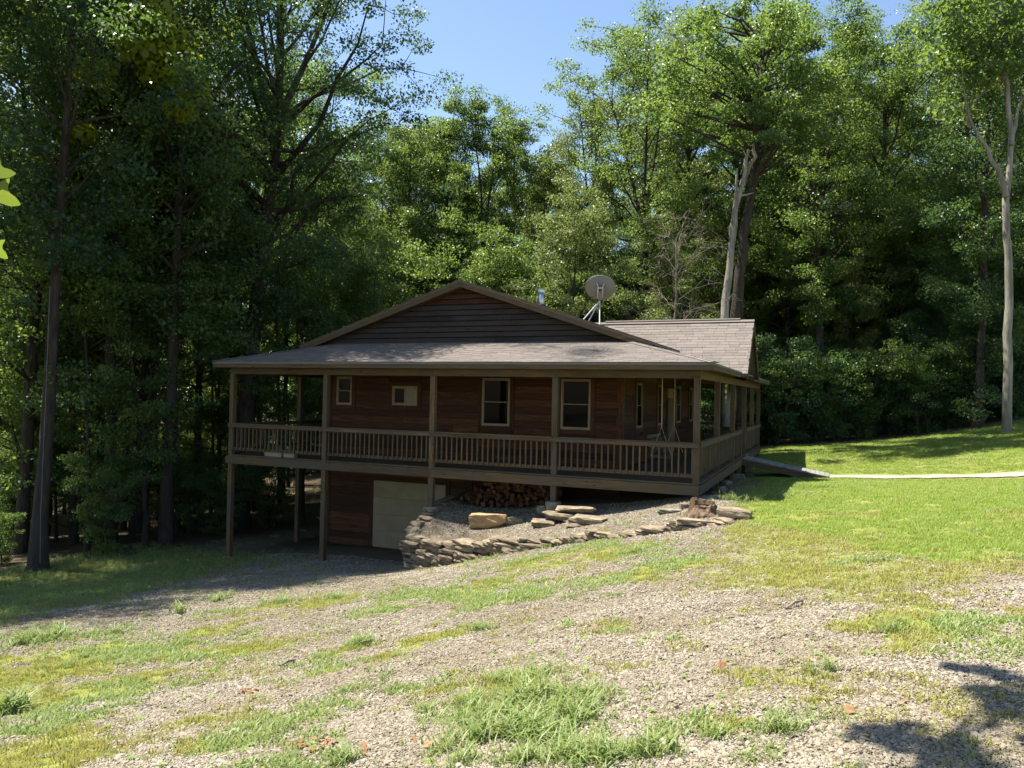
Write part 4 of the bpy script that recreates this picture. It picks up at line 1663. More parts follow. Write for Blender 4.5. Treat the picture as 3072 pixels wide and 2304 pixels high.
# gravel
import bmesh
bm = bmesh.new()
bmesh.ops.create_icosphere(bm, subdivisions=1, radius=.5)
for v in bm.verts:
    v.co *= random.uniform(.75, 1.15)
    v.co.z *= .55
    v.co.x *= 1.25
me = bpy.data.meshes.new('gravel_piece')
bm.to_mesh(me)
bm.free()
me.materials.append(M['pebble'])
peb = bpy.data.objects.new('gravel_piece', me)
x, y = sample_view(900000, 23, 1.5)
z = surf(x, y)
ok, d = in_view(x, y, z)
g = grass_cover(x, y)
k = ok & (RNG.random(len(x)) > g * 1.35 - .1) & ~in_poly(x, y, SOLID) & (y < 1.0) & (x > -16)
n = k.sum()
print('gravel', n)
s = np.minimum(np.exp(RNG.normal(math.log(.0115), .45, n)), .034) * np.clip(.8 + d[k] / 20, .8, 1.7)
s = np.where(RNG.random(n) < .002, RNG.uniform(.03, .055, n), s)
scatter('gravel', np.stack([x[k], y[k], z[k] + s * .12], 1), s, rots(n, .35), peb)

# broad leaved weeds flat on the gravel
r = np.random.default_rng(91)
V, Fq = [], []
for k in range(9):
    a = k * 2.4 + r.uniform(-.2, .2)
    ln, w_ = r.uniform(.05, .1), r.uniform(.012, .022)
    d_, s_ = np.array([math.cos(a), math.sin(a), 0]), np.array([-math.sin(a), math.cos(a), 0])
    i = len(V)
    V += [np.array([0, 0, .005]), d_ * ln * .55 - s_ * w_ + [0, 0, .03], d_ * ln + [0, 0, .012], d_ * ln * .55 + s_ * w_ + [0, 0, .03]]
    Fq.append((i, i + 1, i + 2, i + 3))
me = npmesh('broad_weed', np.array(V), np.array(Fq))
me.materials.append(M['tallgrass'])
bw = bpy.data.objects.new('broad_weed', me)
x, y = sample_view(1500, 16, 1.1)
z = surf(x, y)
g = grass_cover(x, y)
k = in_view(x, y, z)[0] & (vnoise(x * .7, y * .7, 61) > .5) & (y < -2) & (g < .7)
n = int(k.sum())
scatter('broadleaf_weeds', np.stack([x[k], y[k], z[k] + .008], 1), RNG.uniform(.2, .5, n), rots(n, .2), bw)

# dead leaves lying about
def dead_leaf_mesh():
    P = [(0, 0, 0), (.03, .02, .008), (.05, .06, .004), (.02, .07, .012), (.015, .12, .0), (-.01, .075, .01), (-.05, .065, .006), (-.025, .02, .01)]
    me = bpy.data.meshes.new('dead_leaf')
    me.from_pydata(P, [], [(0, 1, 3, 5), (1, 2, 3), (3, 4, 5), (5, 6, 7), (0, 5, 7)])
    me.materials.append(M['deadleaf'])
    return me


dl_o = bpy.data.objects.new('dead_leaf', dead_leaf_mesh())
P = []
for px, py, n, r in ((935, 2240, 22, .13), (755, 2080, 16, .12), (1510, 2150, 8, .4), (2600, 2150, 5, .5), (2050, 2020, 5, .4), (350, 2240, 3, .2), (700, 2000, 8, 1.0), (1200, 2280, 8, .5), (1800, 1900, 10, 1.5), (1000, 1900, 14, 2.0)):
    c = at(px, py)
    for _ in range(n):
        a, q = random.uniform(0, 6.28), r * math.sqrt(random.random())
        xx, yy = c[0] + q * math.cos(a), c[1] + q * math.sin(a)
        P.append((xx, yy, float(surf(xx, yy)) + .02))
scatter('dead_leaves', np.array(P), RNG.uniform(.3, .7, len(P)), rots(len(P), .4), dl_o)


# ------------------------------------------------------------------ trees
def tube_np(pts, rad, n):
    pts = np.asarray(pts, float)
    m = len(pts)
    t = np.gradient(pts, axis=0)
    t /= np.linalg.norm(t, axis=1)[:, None] + 1e-9
    ref = np.array([1, 0, 0.0]) if abs(t[0, 2]) > .7 else np.array([0, 0, 1.0])
    s = np.cross(t, ref)
    s /= np.linalg.norm(s, axis=1)[:, None] + 1e-9
    u = np.cross(s, t)
    a = np.linspace(0, 2 * np.pi, n, endpoint=False)
    jit = 1 + .09 * np.sin(np.arange(m * n) * 12.9898 + np.arange(m * n) ** 2 * .37).reshape(m, n, 1)
    V = pts[:, None] + jit * np.asarray(rad)[:, None, None] * (s[:, None] * np.cos(a)[None, :, None] + u[:, None] * np.sin(a)[None, :, None])
    i = np.arange(m * n).reshape(m, n)
    j = np.roll(i, -1, axis=1)
    Fq = np.stack([i[:-1].ravel(), j[:-1].ravel(), j[1:].ravel(), i[1:].ravel()], 1)
    return V.reshape(-1, 3), Fq


class Wood:
    def __init__(self):
        self.V, self.F, self.n = [], [], 0

    def tube(self, pts, rad, n):
        v, f = tube_np(pts, rad, n)
        self.V.append(v)
        self.F.append(f + self.n)
        self.n += len(v)

    def mesh(self, name, mat):
        me = npmesh(name, np.concatenate(self.V), np.concatenate(self.F), True)
        me.materials.append(mat)
        return me


def leaf_mesh(name, C, R, per, size, r, mat, flat=.55, up=.55):
    """leaf sized faces spread through clumps: C (n,3) centres, R (n,) radii"""
    n = len(C)
    idx = np.repeat(np.arange(n), per)
    m = len(idx)
    off = r.normal(0, 1, (m, 3))
    off /= np.linalg.norm(off, axis=1)[:, None]
    off *= (r.random(m) ** .45)[:, None]
    off[:, 2] *= flat
    P = C[idx] + off * R[idx][:, None]
    nrm = r.normal(0, 1, (m, 3))
    nrm /= np.linalg.norm(nrm, axis=1)[:, None]
    nrm += off * .5
    nrm[:, 2] += up
    nrm /= np.linalg.norm(nrm, axis=1)[:, None]
    d = np.cross(nrm, r.normal(0, 1, (m, 3)))
    d /= np.linalg.norm(d, axis=1)[:, None] + 1e-9
    d[:, 2] -= .25
    s = np.cross(nrm, d)
    sz = size * r.uniform(.65, 1.35, m)[:, None]
    w = sz * .34
    fold = nrm * sz * .08
    V = np.empty((m, 4, 3))
    V[:, 0] = P - d * sz * .5
    V[:, 1] = P + s * w + fold
    V[:, 2] = P + d * sz * .5
    V[:, 3] = P - s * w + fold
    me = npmesh(name, V.reshape(-1, 3), np.arange(m * 4).reshape(m, 4))
    me.materials.append(mat)
    return me


def grow(seed, H, r0, h0, R, nlimb, per, leaf=.2, clump=.85, lean=0.0, fork=None, mat='leaf', bark='bark', profile=1.0, subs=3, wander=.25, leafless=False, thin=1.0, low=0):
    """returns (trunk mesh, crown mesh) of a broadleaved tree standing at the origin"""
    r = np.random.default_rng(seed)
    wd = Wood()
    leaders = []
    tf = fork[0] * H if fork else H * .95
    n = 10
    zz = np.linspace(-.6, tf, n)
    wob = np.cumsum(r.normal(0, wander * H / 100, (n, 2)), axis=0)
    wob -= wob[1]
    u = np.clip(zz / H, 0, 1)
    pts = np.column_stack([wob[:, 0] + lean * np.clip(zz, 0, None), wob[:, 1], zz])
    rad = r0 * (1 - .8 * u) * (1 + .5 * np.exp(-np.clip(zz, 0, None) / .35))
    wd.tube(pts, rad, 9)
    if fork:
        for k in range(fork[1]):
            a = 2 * math.pi * (k + r.uniform(-.2, .2)) / fork[1] + fork[3] if len(fork) > 3 else 2 * math.pi * k / fork[1] + r.uniform(0, 1)
            sp = fork[2] * r.uniform(.6, 1.2)
            Lh = (H - tf) * r.uniform(.85, 1.02)
            m = 8
            v = np.linspace(0, 1, m)
            p = pts[-1] + np.column_stack([math.cos(a) * sp * v ** 1.1, math.sin(a) * sp * v ** 1.1, Lh * v]) + np.cumsum(r.normal(0, .05, (m, 3)), axis=0) * np.array([1, 1, .3])
            p[0] = pts[-1]
            rr = rad[-1] * .72 * (1 - .85 * v) + .012
            wd.tube(p, rr, 7)
            leaders.append((p, rr))
    leaders.append((pts, rad))
    C, Rr = [], []
    mid, half = (h0 + H) / 2, (H - h0) / 2 * 1.08
    ga = r.uniform(0, 6.28)
    for k in range(nlimb):
        t = h0 + (H * .97 - h0) * ((k + r.uniform(0, 1)) / nlimb)
        cand = [Lp for Lp in leaders if Lp[0][0, 2] - .01 <= t <= Lp[0][-1, 2] + .3] or leaders[:1]
        Lp = cand[r.integers(len(cand))]
        i = int(np.clip(np.searchsorted(Lp[0][:, 2], t), 1, len(Lp[0]) - 1))
        q = (t - Lp[0][i - 1, 2]) / max(1e-3, Lp[0][i, 2] - Lp[0][i - 1, 2])
        base = Lp[0][i - 1] + (Lp[0][i] - Lp[0][i - 1]) * np.clip(q, 0, 1)
        br = Lp[1][i] * .62
        ga += 2.4 + r.uniform(-.4, .4)
        pr_ = math.sqrt(max(.06, 1 - ((t - mid) / half) ** 2)) ** profile
        Ln = R * pr_ * r.uniform(.7, 1.2)
        el = math.radians(r.uniform(12, 48) + 22 * (t - h0) / (H - h0))
        dv = np.array([math.cos(ga) * math.cos(el), math.sin(ga) * math.cos(el), math.sin(el)])
        m = 6
        v = np.linspace(0, 1, m)
        p = base + dv * (Ln * v)[:, None] + np.cumsum(r.normal(0, .045 * Ln, (m, 3)), axis=0) * .5
        p[:, 2] += -.12 * Ln * v ** 2 * (0 if t > mid else 1) + .12 * Ln * v ** 2 * (t > mid)
        p[0] = base
        wd.tube(p, thin * np.maximum(.010, min(br, .03 + .016 * Ln) * (1 - .85 * v)), 5)
        C.append(p[-1]); Rr.append(clump * r.uniform(.6, 1.05))
        C.append(p[-2]); Rr.append(clump * r.uniform(.55, .95))
        if Ln > 2.0:
            C.append(p[-3]); Rr.append(clump * r.uniform(.6, 1.0))
        for s_ in range(subs):
            j = r.integers(2, m)
            d2 = dv + r.normal(0, .75, 3)
            d2 /= np.linalg.norm(d2)
            L2 = Ln * r.uniform(.22, .5)
            v2 = np.linspace(0, 1, 4)
            p2 = p[j] + d2 * (L2 * v2)[:, None] + r.normal(0, .04 * L2, (4, 3)) * v2[:, None]
            wd.tube(p2, thin * np.maximum(.007, .024 * (1 - .8 * v2)), 4)
            C.append(p2[-1]); Rr.append(clump * r.uniform(.6, 1.0))
            if not leafless and r.random() < .5:
                C.append(p2[2] + r.normal(0, .25, 3)); Rr.append(clump * r.uniform(.5, .85))
            if leafless:
                for _ in range(3):
                    d3 = d2 + r.normal(0, .8, 3)
                    d3 /= np.linalg.norm(d3)
                    p3 = p2[2] + d3 * (L2 * .7 * v2)[:, None] + r.normal(0, .05 * L2, (4, 3)) * v2[:, None]
                    wd.tube(p3, np.maximum(.005, .011 * (1 - .8 * v2)), 3)
    for k in range(low):   # leafy shoots on the bare bole
        t = r.uniform(.12, 1) * h0
        a = r.uniform(0, 6.28)
        x_ = np.array([math.cos(a) * r.uniform(.5, 1.8) + lean * t, math.sin(a) * r.uniform(.5, 1.8), t])
        wd.tube(np.array([[lean * t, 0, t - .5], (x_ + [lean * t, 0, t - .3]) / 2, x_]), np.array([.03, .02, .01]), 4)
        C.append(x_); Rr.append(clump * r.uniform(.6, .9))
    for Lp in leaders:
        C.append(Lp[0][-1]); Rr.append(clump * .9)
    tm = wd.mesh('tree_trunk_%d' % seed, M[bark])
    if leafless:
        return tm, None
    C, Rr = np.array(C), np.array(Rr)
    k = C[:, 2] > min(h0 * .1, .5)
    C, Rr = C[k], Rr[k]
    print('tree', seed, len(C), 'clumps', len(C) * per, 'leaves')
    cm = leaf_mesh('tree_crown_%d' % seed, C, Rr, int(per * 1.75), leaf * .52, r, M[mat], .45, .7)
    return tm, cm


def put_tree(name, v, x, y, s, rz, label, cat='tree', group=None, sz=None, crown_mat=None, trunk_mat=None, z=None, tilt=0):
    if label is None:
        return None
    t = thing(name, label, cat, (x, y, float(surf(x, y)) if z is None else z), group)
    t.rotation_euler = (0, tilt, rz)
    t.scale = (s, s, sz or s)
    a = link('trunk', v[0], None, t)
    if trunk_mat:
        a.material_slots[0].link = 'OBJECT'
        a.material_slots[0].material = M[trunk_mat]
    if v[1] is not None:
        c = link('crown', v[1], None, t)
        if crown_mat:
            c.material_slots[0].link = 'OBJECT'
            c.material_slots[0].material = M[crown_mat]
    return t


MARKS = [(-9999, 'outside the left edge of the wood'), (-60, 'at the far left edge'), (95, 'behind the thick left trunk'), (200, 'right of the thick left trunk'), (330, 'left of the midway trunk'), (480, 'behind the midway trunk'), (580, 'left of the porch corner post'),
         (670, 'behind the left corner post'), (790, 'seen through the left porch bay'), (960, 'behind the left roof slope'), (1200, 'left of the roof peak'), (1350, 'behind the roof peak'), (1560, 'behind the stove pipe'), (1720, 'behind the satellite dish'), (1890, 'right of the satellite dish'),
         (2040, 'left of the white snag'), (2180, 'behind the white snag'), (2290, 'right of the cross gable'), (2400, 'behind the dark forked tree'), (2540, 'behind the ramp'), (2680, 'behind the middle of the lawn'), (2830, 'left of the pale sycamore'), (2960, 'behind the pale sycamore'), (3090, 'beyond the right edge')]


def describe(px, dp, s, kind, tone='green'):
    m = [t for a, t in MARKS if px >= a][-1]
    far = 'in the nearer rows' if dp < 38 else ('in the middle rows' if dp < 50 else ('in the far rows' if dp < 62 else 'deepest in the wood'))
    size = 'tall' if s > 1.0 else ('small' if s < .7 else 'mid sized')
    return '%s %s %s %s, %s' % (size, tone, kind, m, far)


# kinds (heights in metres at scale 1)
TALL = [grow(1, 22, .27, 6, 4.2, 50, 84, .22, 1.0, 0, None, 'leaf', low=10), grow(2, 22, .25, 5, 4.6, 52, 84, .22, 1.0, .02, (.55, 3, 2.0), 'leaf', low=10), grow(3, 22, .22, 4.5, 3.6, 52, 82, .21, .95, -.02, None, 'leaf', low=10)]
SLIM = [grow(11, 21, .2, 5, 2.7, 40, 100, .19, .8, .0, None, 'leaf'), grow(12, 21, .18, 6.5, 2.5, 38, 100, .19, .8, .015, (.6, 2, 1.0), 'leaf')]
BROAD = [grow(21, 23, .31, 6.5, 5.6, 58, 92, .23, 1.1, 0, (.42, 3, 3.0), 'leaf', low=8), grow(22, 23, .30, 6.5, 5.4, 58, 92, .23, 1.1, .015, (.5, 4, 2.6), 'leaf', low=8)]
MIDS = [grow(31, 11, .1, 2.2, 2.9, 30, 100, .19, .8, .02, None, 'leaf', subs=2), grow(32, 11, .11, 3.0, 2.6, 28, 100, .19, .8, -.03, (.4, 2, 1.6), 'leaf', subs=2)]
AIRY = [grow(91, 22, .19, 6, 3.9, 46, 58, .22, .95, .012, None, 'leaf', low=8), grow(92, 22, .2, 5, 4.3, 48, 58, .22, .95, -.01, (.5, 3, 2.2), 'leaf', low=8), grow(93, 21, .15, 5, 3.2, 40, 58, .22, .9, .03, (.6, 2, 1.4), 'leaf', low=8)]
BUSH = [grow(41, 3.2, .035, .25, 1.5, 18, 70, .16, .55, .03, (.12, 5, .9), 'leaf', subs=2, wander=.8), grow(42, 3.2, .03, .2, 1.7, 16, 70, .17, .55, -.03, (.1, 5, 1.1), 'leaf', subs=2, wander=.8)]


def spot(px, depth):
    p = atd(px, 1186, depth)
    return p[0], p[1]


def top_scale(px, depth, ytop, x, y, v):
    """scale that brings the top of a tree of kind v to a given height in the view"""
    me = v[1] or v[0]
    co = np.empty(len(me.vertices) * 3, np.float32)
    me.vertices.foreach_get('co', co)
    return (atd(px, ytop, depth)[2] - float(surf(x, y))) / float(np.percentile(co[2::3], 99.8))


rs = random.Random(21)
# --- the trees one can point at
x, y = spot(722, 30)
oak = grow(51, 25.5, .40, 9.0, 7.2, 64, 115, .21, 1.05, .075, (.62, 4, 3.2, .3), 'leaf_dark', low=0, wander=.35)
put_tree('oak_tree', oak, x, y, 1, math.radians(23), 'huge dark oak with a forking trunk towering behind the left end of the porch')
x, y = spot(128, 21)
nearL = grow(52, 18, .215, 8, 3.0, 34, 75, .21, 1.0, .03, None, 'leaf_dark', low=3)
put_tree('forest_tree', nearL, x, y, 1, math.radians(23), 'thick straight trunk nearest the lawn at the far left, a pale cable beside it')
tr = x, y
cb = MB()
a_, b_ = atd(122, 1535, 20.6), atd(137, 1187, 20.6)
a2 = atd(120, 1690, 20.6)
cb.tube([a2, a_, (a_ + b_) / 2, b_, atd(150, 860, 20.6)], .007, 5)
o = cb.build('guy_cable', M['cable'])
tag(o, 'thin pale cable running up beside the thick trunk at the far left', 'cable')
FRONT_L = [  # px, depth, kind, scale, label
    (505, 25.5, AIRY[0], 1.1, 'straight dark trunk midway between the thick left trunk and the porch'),
    (75, 25, AIRY[1], 1.0, 'dark tree right behind the thick trunk at the far left'),
    (232, 27, AIRY[2], .95, 'leaning dark trunk just right of the thick left trunk'),
    (310, 29, AIRY[2], 1.02, 'thin upright trunk with bare bole left of the midway trunk'),
    (425, 29.5, BROAD[1], .95, 'broad crowned tree just left of the midway trunk'),
    (600, 34, AIRY[0], .95, 'dark trunk just left of the porch corner post'),
]
for px, dp, v, s, lab in FRONT_L:
    x, y = spot(px, dp)
    put_tree('forest_tree', v, x, y, s, rs.uniform(0, 6.28), lab, 'tree', 'trees of the dark wood on the left', crown_mat=None)
POLE = [grow(81, 17, .085, 9, 1.8, 18, 80, .2, .8, .03, None, 'leaf', subs=2, wander=.6, low=4), grow(82, 15, .07, 8, 1.7, 16, 80, .2, .8, -.04, None, 'leaf', subs=2, wander=.7, low=5)]
for k, (px, dp) in enumerate(((28, 27), (165, 30), (270, 24.5), (365, 33), (400, 27), (462, 36), (548, 29), (575, 37), (640, 31), (700, 38), (845, 34), (905, 37), (20, 34), (200, 37), (330, 41), (108, 29), (250, 32), (292, 36), (385, 31), (445, 28), (488, 34), (528, 41), (612, 40), (668, 33), (760, 41), (60, 40), (870, 43))):
    x, y = spot(px, dp)
    put_tree('sapling_tree', POLE[k % 2], x, y, rs.uniform(.85, 1.15), rs.uniform(0, 6.28), describe(px, dp, .8, 'pole trunk', 'thin dark'), 'tree', 'thin trunks in the left wood')
x, y = spot(345, 26)
put_tree('maple_tree', AIRY[1], x, y, 1.08, 2.2, 'tall maple behind the thick left trunk with a sunlit yellow green spray')
mpl = bpy.context.scene.objects['maple_tree']
O_ = np.array([x, y, float(surf(x, y))])
wd = Wood()
r = np.random.default_rng(8)
C, Rr = [], []
for px, py, q in ((385, 40, .7), (420, 90, .9), (470, 60, .8), (500, 130, .9), (530, 190, .8), (450, 170, .8), (560, 240, .7), (590, 290, .5), (400, 150, .7), (480, 230, .6), (360, 10, .7), (430, -30, .9), (540, 330, .5), (300, 210, .5), (265, 215, .5), (240, 400, .5)):
    p = atd(px, py, 22 + r.uniform(-.5, .5)) - O_
    C.append(p)
    Rr.append(q)
    k = np.array([0, 0, p[2] - 2.2])
    wd.tube(np.array([k, (k + p) / 2 + [0, 0, .3], p]), np.array([.06, .035, .01]), 5)
R_ = Matrix.Scale(1 / 1.08, 4) @ Matrix.Rotation(-2.2, 4, 'Z')
b = link('limb', wd.mesh('maple_limb', M['bark']), None, mpl)
c = link('crown', leaf_mesh('maple_spray', np.array(C), np.array(Rr), 210, .2, r, M['leaf_sunlit'], .6), None, mpl)
b.matrix_local = R_
c.matrix_local = R_
c['label'] = 'sunlit yellow green spray of leaves'

RIGHT = [  # px, depth, ytop, kind, label, crown material
    (1240, 42, 340, TALL[2], 'full green tree under the right side of the oak, left of the roof peak', None),
    (1140, 45, 400, TALL[1], 'green tree in the second row behind the left roof slope', None),
    (1338, 44, 290, SLIM[0], 'short pointed poplar beside the oak at the left of the sky gap', None),
    (1432, 43, 275, SLIM[1], 'tallest slim poplar behind the roof peak, left of the sky gap', None),
    (1535, 46, 305, SLIM[0], 'narrow poplar right of the tallest one, under the sky gap', None),
    (1640, 48, 430, MIDS[0], 'low tree closing the bottom of the sky gap', 'leaf_pale'),
    (1765, 44, 270, SLIM[1], 'loose leafy tree on the right edge of the sky gap', 'leaf_pale'),
    (1935, 42, 60, TALL[1], 'big leafy tree behind the satellite dish with a thick dark trunk', None),
    (2060, 46, 20, TALL[0], 'tall tree between the dish and the white snag', 'leaf_pale'),
    (2370, 45, 330, TALL[1], 'leafy tree filling the gap between the snag and the dark forked tree', None),
    (2250, 47, 20, BROAD[0], 'spreading tree farther back behind the white snag', None),
    (2465, 40, 0, BROAD[1], 'tall dark forked tree above the right gable end', None),
    (2650, 43, 15, TALL[0], 'full crowned tree right of the dark forked tree', None),
    (2800, 46, 10, BROAD[0], 'tall tree behind the lawn between forked tree and pale sycamore', None),
    (2935, 35, -120, TALL[2], 'dark straight trunk just left of the pale sycamore', 'leaf_dark'),
    (3110, 38, -100, BROAD[1], 'leafy tree half cut by the right edge behind the sycamore', None),
]
for px, dp, yt, v, lab, cm in RIGHT:
    x, y = spot(px, dp)
    s = top_scale(px, dp, yt, x, y, v)
    put_tree('forest_tree', v, x, y, min(s, 1.25), rs.uniform(0, 6.28), lab, 'tree', 'trees behind the cabin and the lawn', s, cm)
x, y = spot(1700, 34)
put_tree('young_maple', MIDS[0], x, y, 1.02, 1.0, 'pale yellow green young maple rising behind the stove pipe', 'tree', None, 1.05, 'leaf_pale')
for px, dp, s, lab in ((1085, 33, 1.0, 'dark crooked tree behind the left slope of the roof'), (1130, 36, 1.1, 'thin forked tree just right of the crooked one behind the left roof slope'), (1250, 40, 1.15, 'green sapling tree behind the roof peak'), (1480, 37, 1.0, 'bushy tree right behind the roof peak')):
    x, y = spot(px, dp)
    put_tree('understory_tree', MIDS[1 if px < 1200 else 0], x, y, s, rs.uniform(0, 6.28), lab, 'tree', 'small trees close behind the cabin')

# white two stemmed snag
wd = Wood()
x, y = spot(2172, 32.5)
zb = float(surf(x, y))
B = np.array([x, y, zb])


def rel(px, py, dp=32.5):
    return atd(px, py, dp) - B


def snake(pp, dp, n=14, wob=.05, seed=0):
    r = np.random.default_rng(seed)
    A = np.array([rel(px, py, dp) for px, py in pp])
    t = np.linspace(0, len(A) - 1, n)
    out = np.stack([np.interp(t, np.arange(len(A)), A[:, k]) for k in range(3)], 1)
    return out + r.normal(0, wob, out.shape) * np.array([1, 1, .2])


st1 = snake([(2176, 1280), (2172, 960), (2200, 700), (2222, 560), (2246, 450)], 32.5, 14, .03, 1)
wd.tube(st1, np.linspace(.21, .07, 14), 10)
st2 = snake([(2196, 720), (2208, 600), (2211, 505)], 32.5, 8, .03, 2)
wd.tube(st2, np.linspace(.13, .04, 8), 8)
wd.tube(snake([(2222, 560), (2260, 480), (2262, 430)], 32.6, 6, .03, 3), np.linspace(.14, .04, 6), 7)
wd.tube(snake([(2215, 590), (2262, 578)], 32.5, 4, .02, 4), np.linspace(.06, .02, 4), 5)
t = thing('dead_snag', 'pale dead trunk split into two bare stems behind the roof ridge on the right', 'tree', tuple(B))
link('trunk', wd.mesh('snag_trunk', M['palebark']), None, t)
# living trunk leaning against it
x2, y2 = spot(2200, 33.4)
wd = Wood()
wd.tube(snake([(2214, 1280), (2208, 960), (2232, 700)], 33.4, 14, .03, 8), np.linspace(.33, .2, 14), 10)
ax_ = snake([(2232, 700), (2262, 520), (2272, 430), (2275, 300), (2290, 180), (2270, 60)], 33.4, 12, .03, 9)
wd.tube(ax_, np.linspace(.2, .03, 12), 8)
C, Rr = [], []
r = np.random.default_rng(19)
for k in range(95):
    u, v = r.uniform(-1, 1), r.uniform(-1, 1)
    if u * u + v * v > 1:
        continue
    px, py = 2250 + 320 * u, 215 + 235 * v + 90 * u * u
    p = rel(px, py, 33.4 + r.uniform(-3, 3.5))
    C.append(p)
    Rr.append(r.uniform(.55, .95))
    b = ax_[np.clip(np.argmin(np.abs(ax_[:, 2] - (p[2] - 1.6))), 0, 10)]
    md = (b + p) / 2 + np.array([0, 0, .25]) + r.normal(0, .15, 3)
    wd.tube(np.array([b, md, p]), np.array([.07, .04, .012]), 5)
    C.append(md * .35 + p * .65 + r.normal(0, .3, 3))
    Rr.append(r.uniform(.5, .8))
t2 = thing('oak_tree', 'big leafy tree whose dark trunk rises tight beside the pale dead snag', 'tree', tuple(B))
link('trunk', wd.mesh('dark_trunk', M['bark']), None, t2)
link('crown', leaf_mesh('dark_trunk_crown', np.array(C), np.array(Rr), 230, .125, r, M['leaf'], .45, .8), None, t2)

# bare dead tree behind the cabin
dead = grow(61, 11.5, .09, 4.0, 2.6, 30, 0, leafless=True, bark='deadwood', subs=4, wander=.4, thin=.55)
x, y = spot(2028, 33)
put_tree('bare_dead_tree', dead, x, y, 1, .6, 'small bare dead tree with thin pale branches right of the satellite dish', sz=top_scale(2028, 33, 590, x, y, dead))

# pale forked sycamore at the right edge
x, y = spot(3018, 31.5)
B = np.array([x, y, float(surf(x, y))])
wd = Wood()
wd.tube(snake([(3022, 1300), (3026, 1000), (3026, 760), (3020, 600), (3034, 400), (3012, 200), (3002, 40), (3000, -150)], 31.5, 22, .03, 11), np.linspace(.185, .055, 22), 10)
wd.tube(snake([(3018, 590), (3000, 520), (2950, 430), (2915, 370), (2895, 290)], 31.3, 12, .03, 12), np.linspace(.13, .03, 12), 8)
wd.tube(snake([(3026, 440), (3050, 340), (3075, 270)], 31.5, 8, .03, 13), np.linspace(.1, .04, 8), 7)
C, Rr = [], []
r = np.random.default_rng(5)
for px, py in ((2880, 260), (2900, 60), (2960, 20), (3040, 90), (3060, 200), (2940, 160), (3000, -40), (2860, 120), (3090, 120), (3010, 130), (2830, 40), (2900, -60), (3060, -20), (2970, 90)):
    for _ in range(5):
        p = rel(px + r.normal(0, 45), py + r.normal(0, 40), 31.5) + np.array([0, r.normal(0, 1.0), 0])
        C.append(p); Rr.append(r.uniform(.6, 1.0))
    k = rel(3008 if py < 200 else 2905, min(py + 120, 420), 31.5)
    wd.tube(np.array([k, (k + p) / 2 + [0, 0, .1], p]), np.array([.05, .03, .01]), 5)
t = thing('sycamore_tree', 'tall pale barked sycamore with a bare forked limb at the right edge of the lawn', 'tree', tuple(B))
link('trunk', wd.mesh('sycamore_trunk', M['palebark']), None, t)
link('crown', leaf_mesh('sycamore_crown', np.array(C), np.array(Rr), 110, .19, r, M['leaf']), None, t)

# --- woods filled in behind, and the trees just outside the left edge that shade the drive
fill = []
for k in range(17):     # left wood
    fill.append((rs.uniform(-150, 1050), rs.uniform(38, 72), 'L'))
for k in range(40):     # behind the cabin and right
    fill.append((rs.uniform(1000, 3500), rs.uniform(47, 78), 'R'))
seen = []
for px, dp, zone in fill:
    x, y = spot(px, dp)
    if any((x - a) ** 2 + (y - b) ** 2 < 6.5 for a, b in seen):
        continue
    if x > -16 and y < 19 and zone == 'L':
        continue
    seen.append((x, y))
    v = rs.choice(AIRY + SLIM[:1] if zone == 'L' else TALL + SLIM + BROAD[:1])
    s = rs.uniform(.85, 1.12)
    if 1240 < px < 1800:
        s = min(s, top_scale(px, dp, rs.uniform(430, 560), x, y, v))
    elif 1000 < px <= 1240:
        s = min(s, top_scale(px, dp, rs.uniform(330, 480), x, y, v))
    put_tree('forest_tree', v, x, y, s, rs.uniform(0, 6.28), describe(px, dp, s, 'tree'), 'tree', 'trees deep in the wood', crown_mat=rs.choice([None, None, 'leaf_dark', 'leaf_pale', 'leaf_sunlit' if px < 800 else None] if zone == 'L' else [None, None, 'leaf_dark', 'leaf_pale']))  # yellow and pale crowns put sunlit patches into the leaf colour
for i, (x, y, s) in enumerate([(-22.3, -9.0, .98), (-21, -5.3, 1.05), (-20.6, -7.4, .95), (-25, -12, 1.0)]):
    put_tree('forest_tree', (AIRY + TALL)[i % 6], x, y, s, rs.uniform(0, 6.28), 'leafy tree at the edge of the wood shading the drive on the left', 'tree', 'trees shading the drive', crown_mat=None)
# understory
for k in range(9):
    px, dp = -160 + 34 * k, rs.uniform(30, 44)
    x, y = spot(px, dp)
    s = rs.uniform(.6, 1.0)
    put_tree('understory_tree', MIDS[k % 2], x, y, s, rs.uniform(0, 6.28), describe(px, dp, s * .7, 'bushy tree'), 'tree', 'small trees in the left wood')
for k in range(34):
    px, dp = rs.uniform(-150, 1000), rs.uniform(25, 56)
    x, y = spot(px, dp)
    if x > -16.5 and y < 18:
        continue
    s = rs.uniform(.45, .9)
    put_tree('understory_tree', rs.choice(MIDS), x, y, s, rs.uniform(0, 6.28), describe(px, dp, s * .75, 'understory tree'), 'tree', 'small trees in the left wood')
for k in range(46):
    px, dp = rs.uniform(1000, 3300), rs.uniform(37, 58)
    x, y = spot(px, dp)
    s = rs.uniform(.7, 1.15)
    cm = rs.choice([None, None, None, 'leaf_pale', 'leaf_dark'])
    put_tree('understory_tree', rs.choice(MIDS), x, y, s, rs.uniform(0, 6.28), describe(px, dp, s * .8, 'understory tree', {None: 'green', 'leaf_pale': 'pale', 'leaf_dark': 'dark'}[cm]), 'tree', 'small trees behind the cabin and lawn', crown_mat=cm)
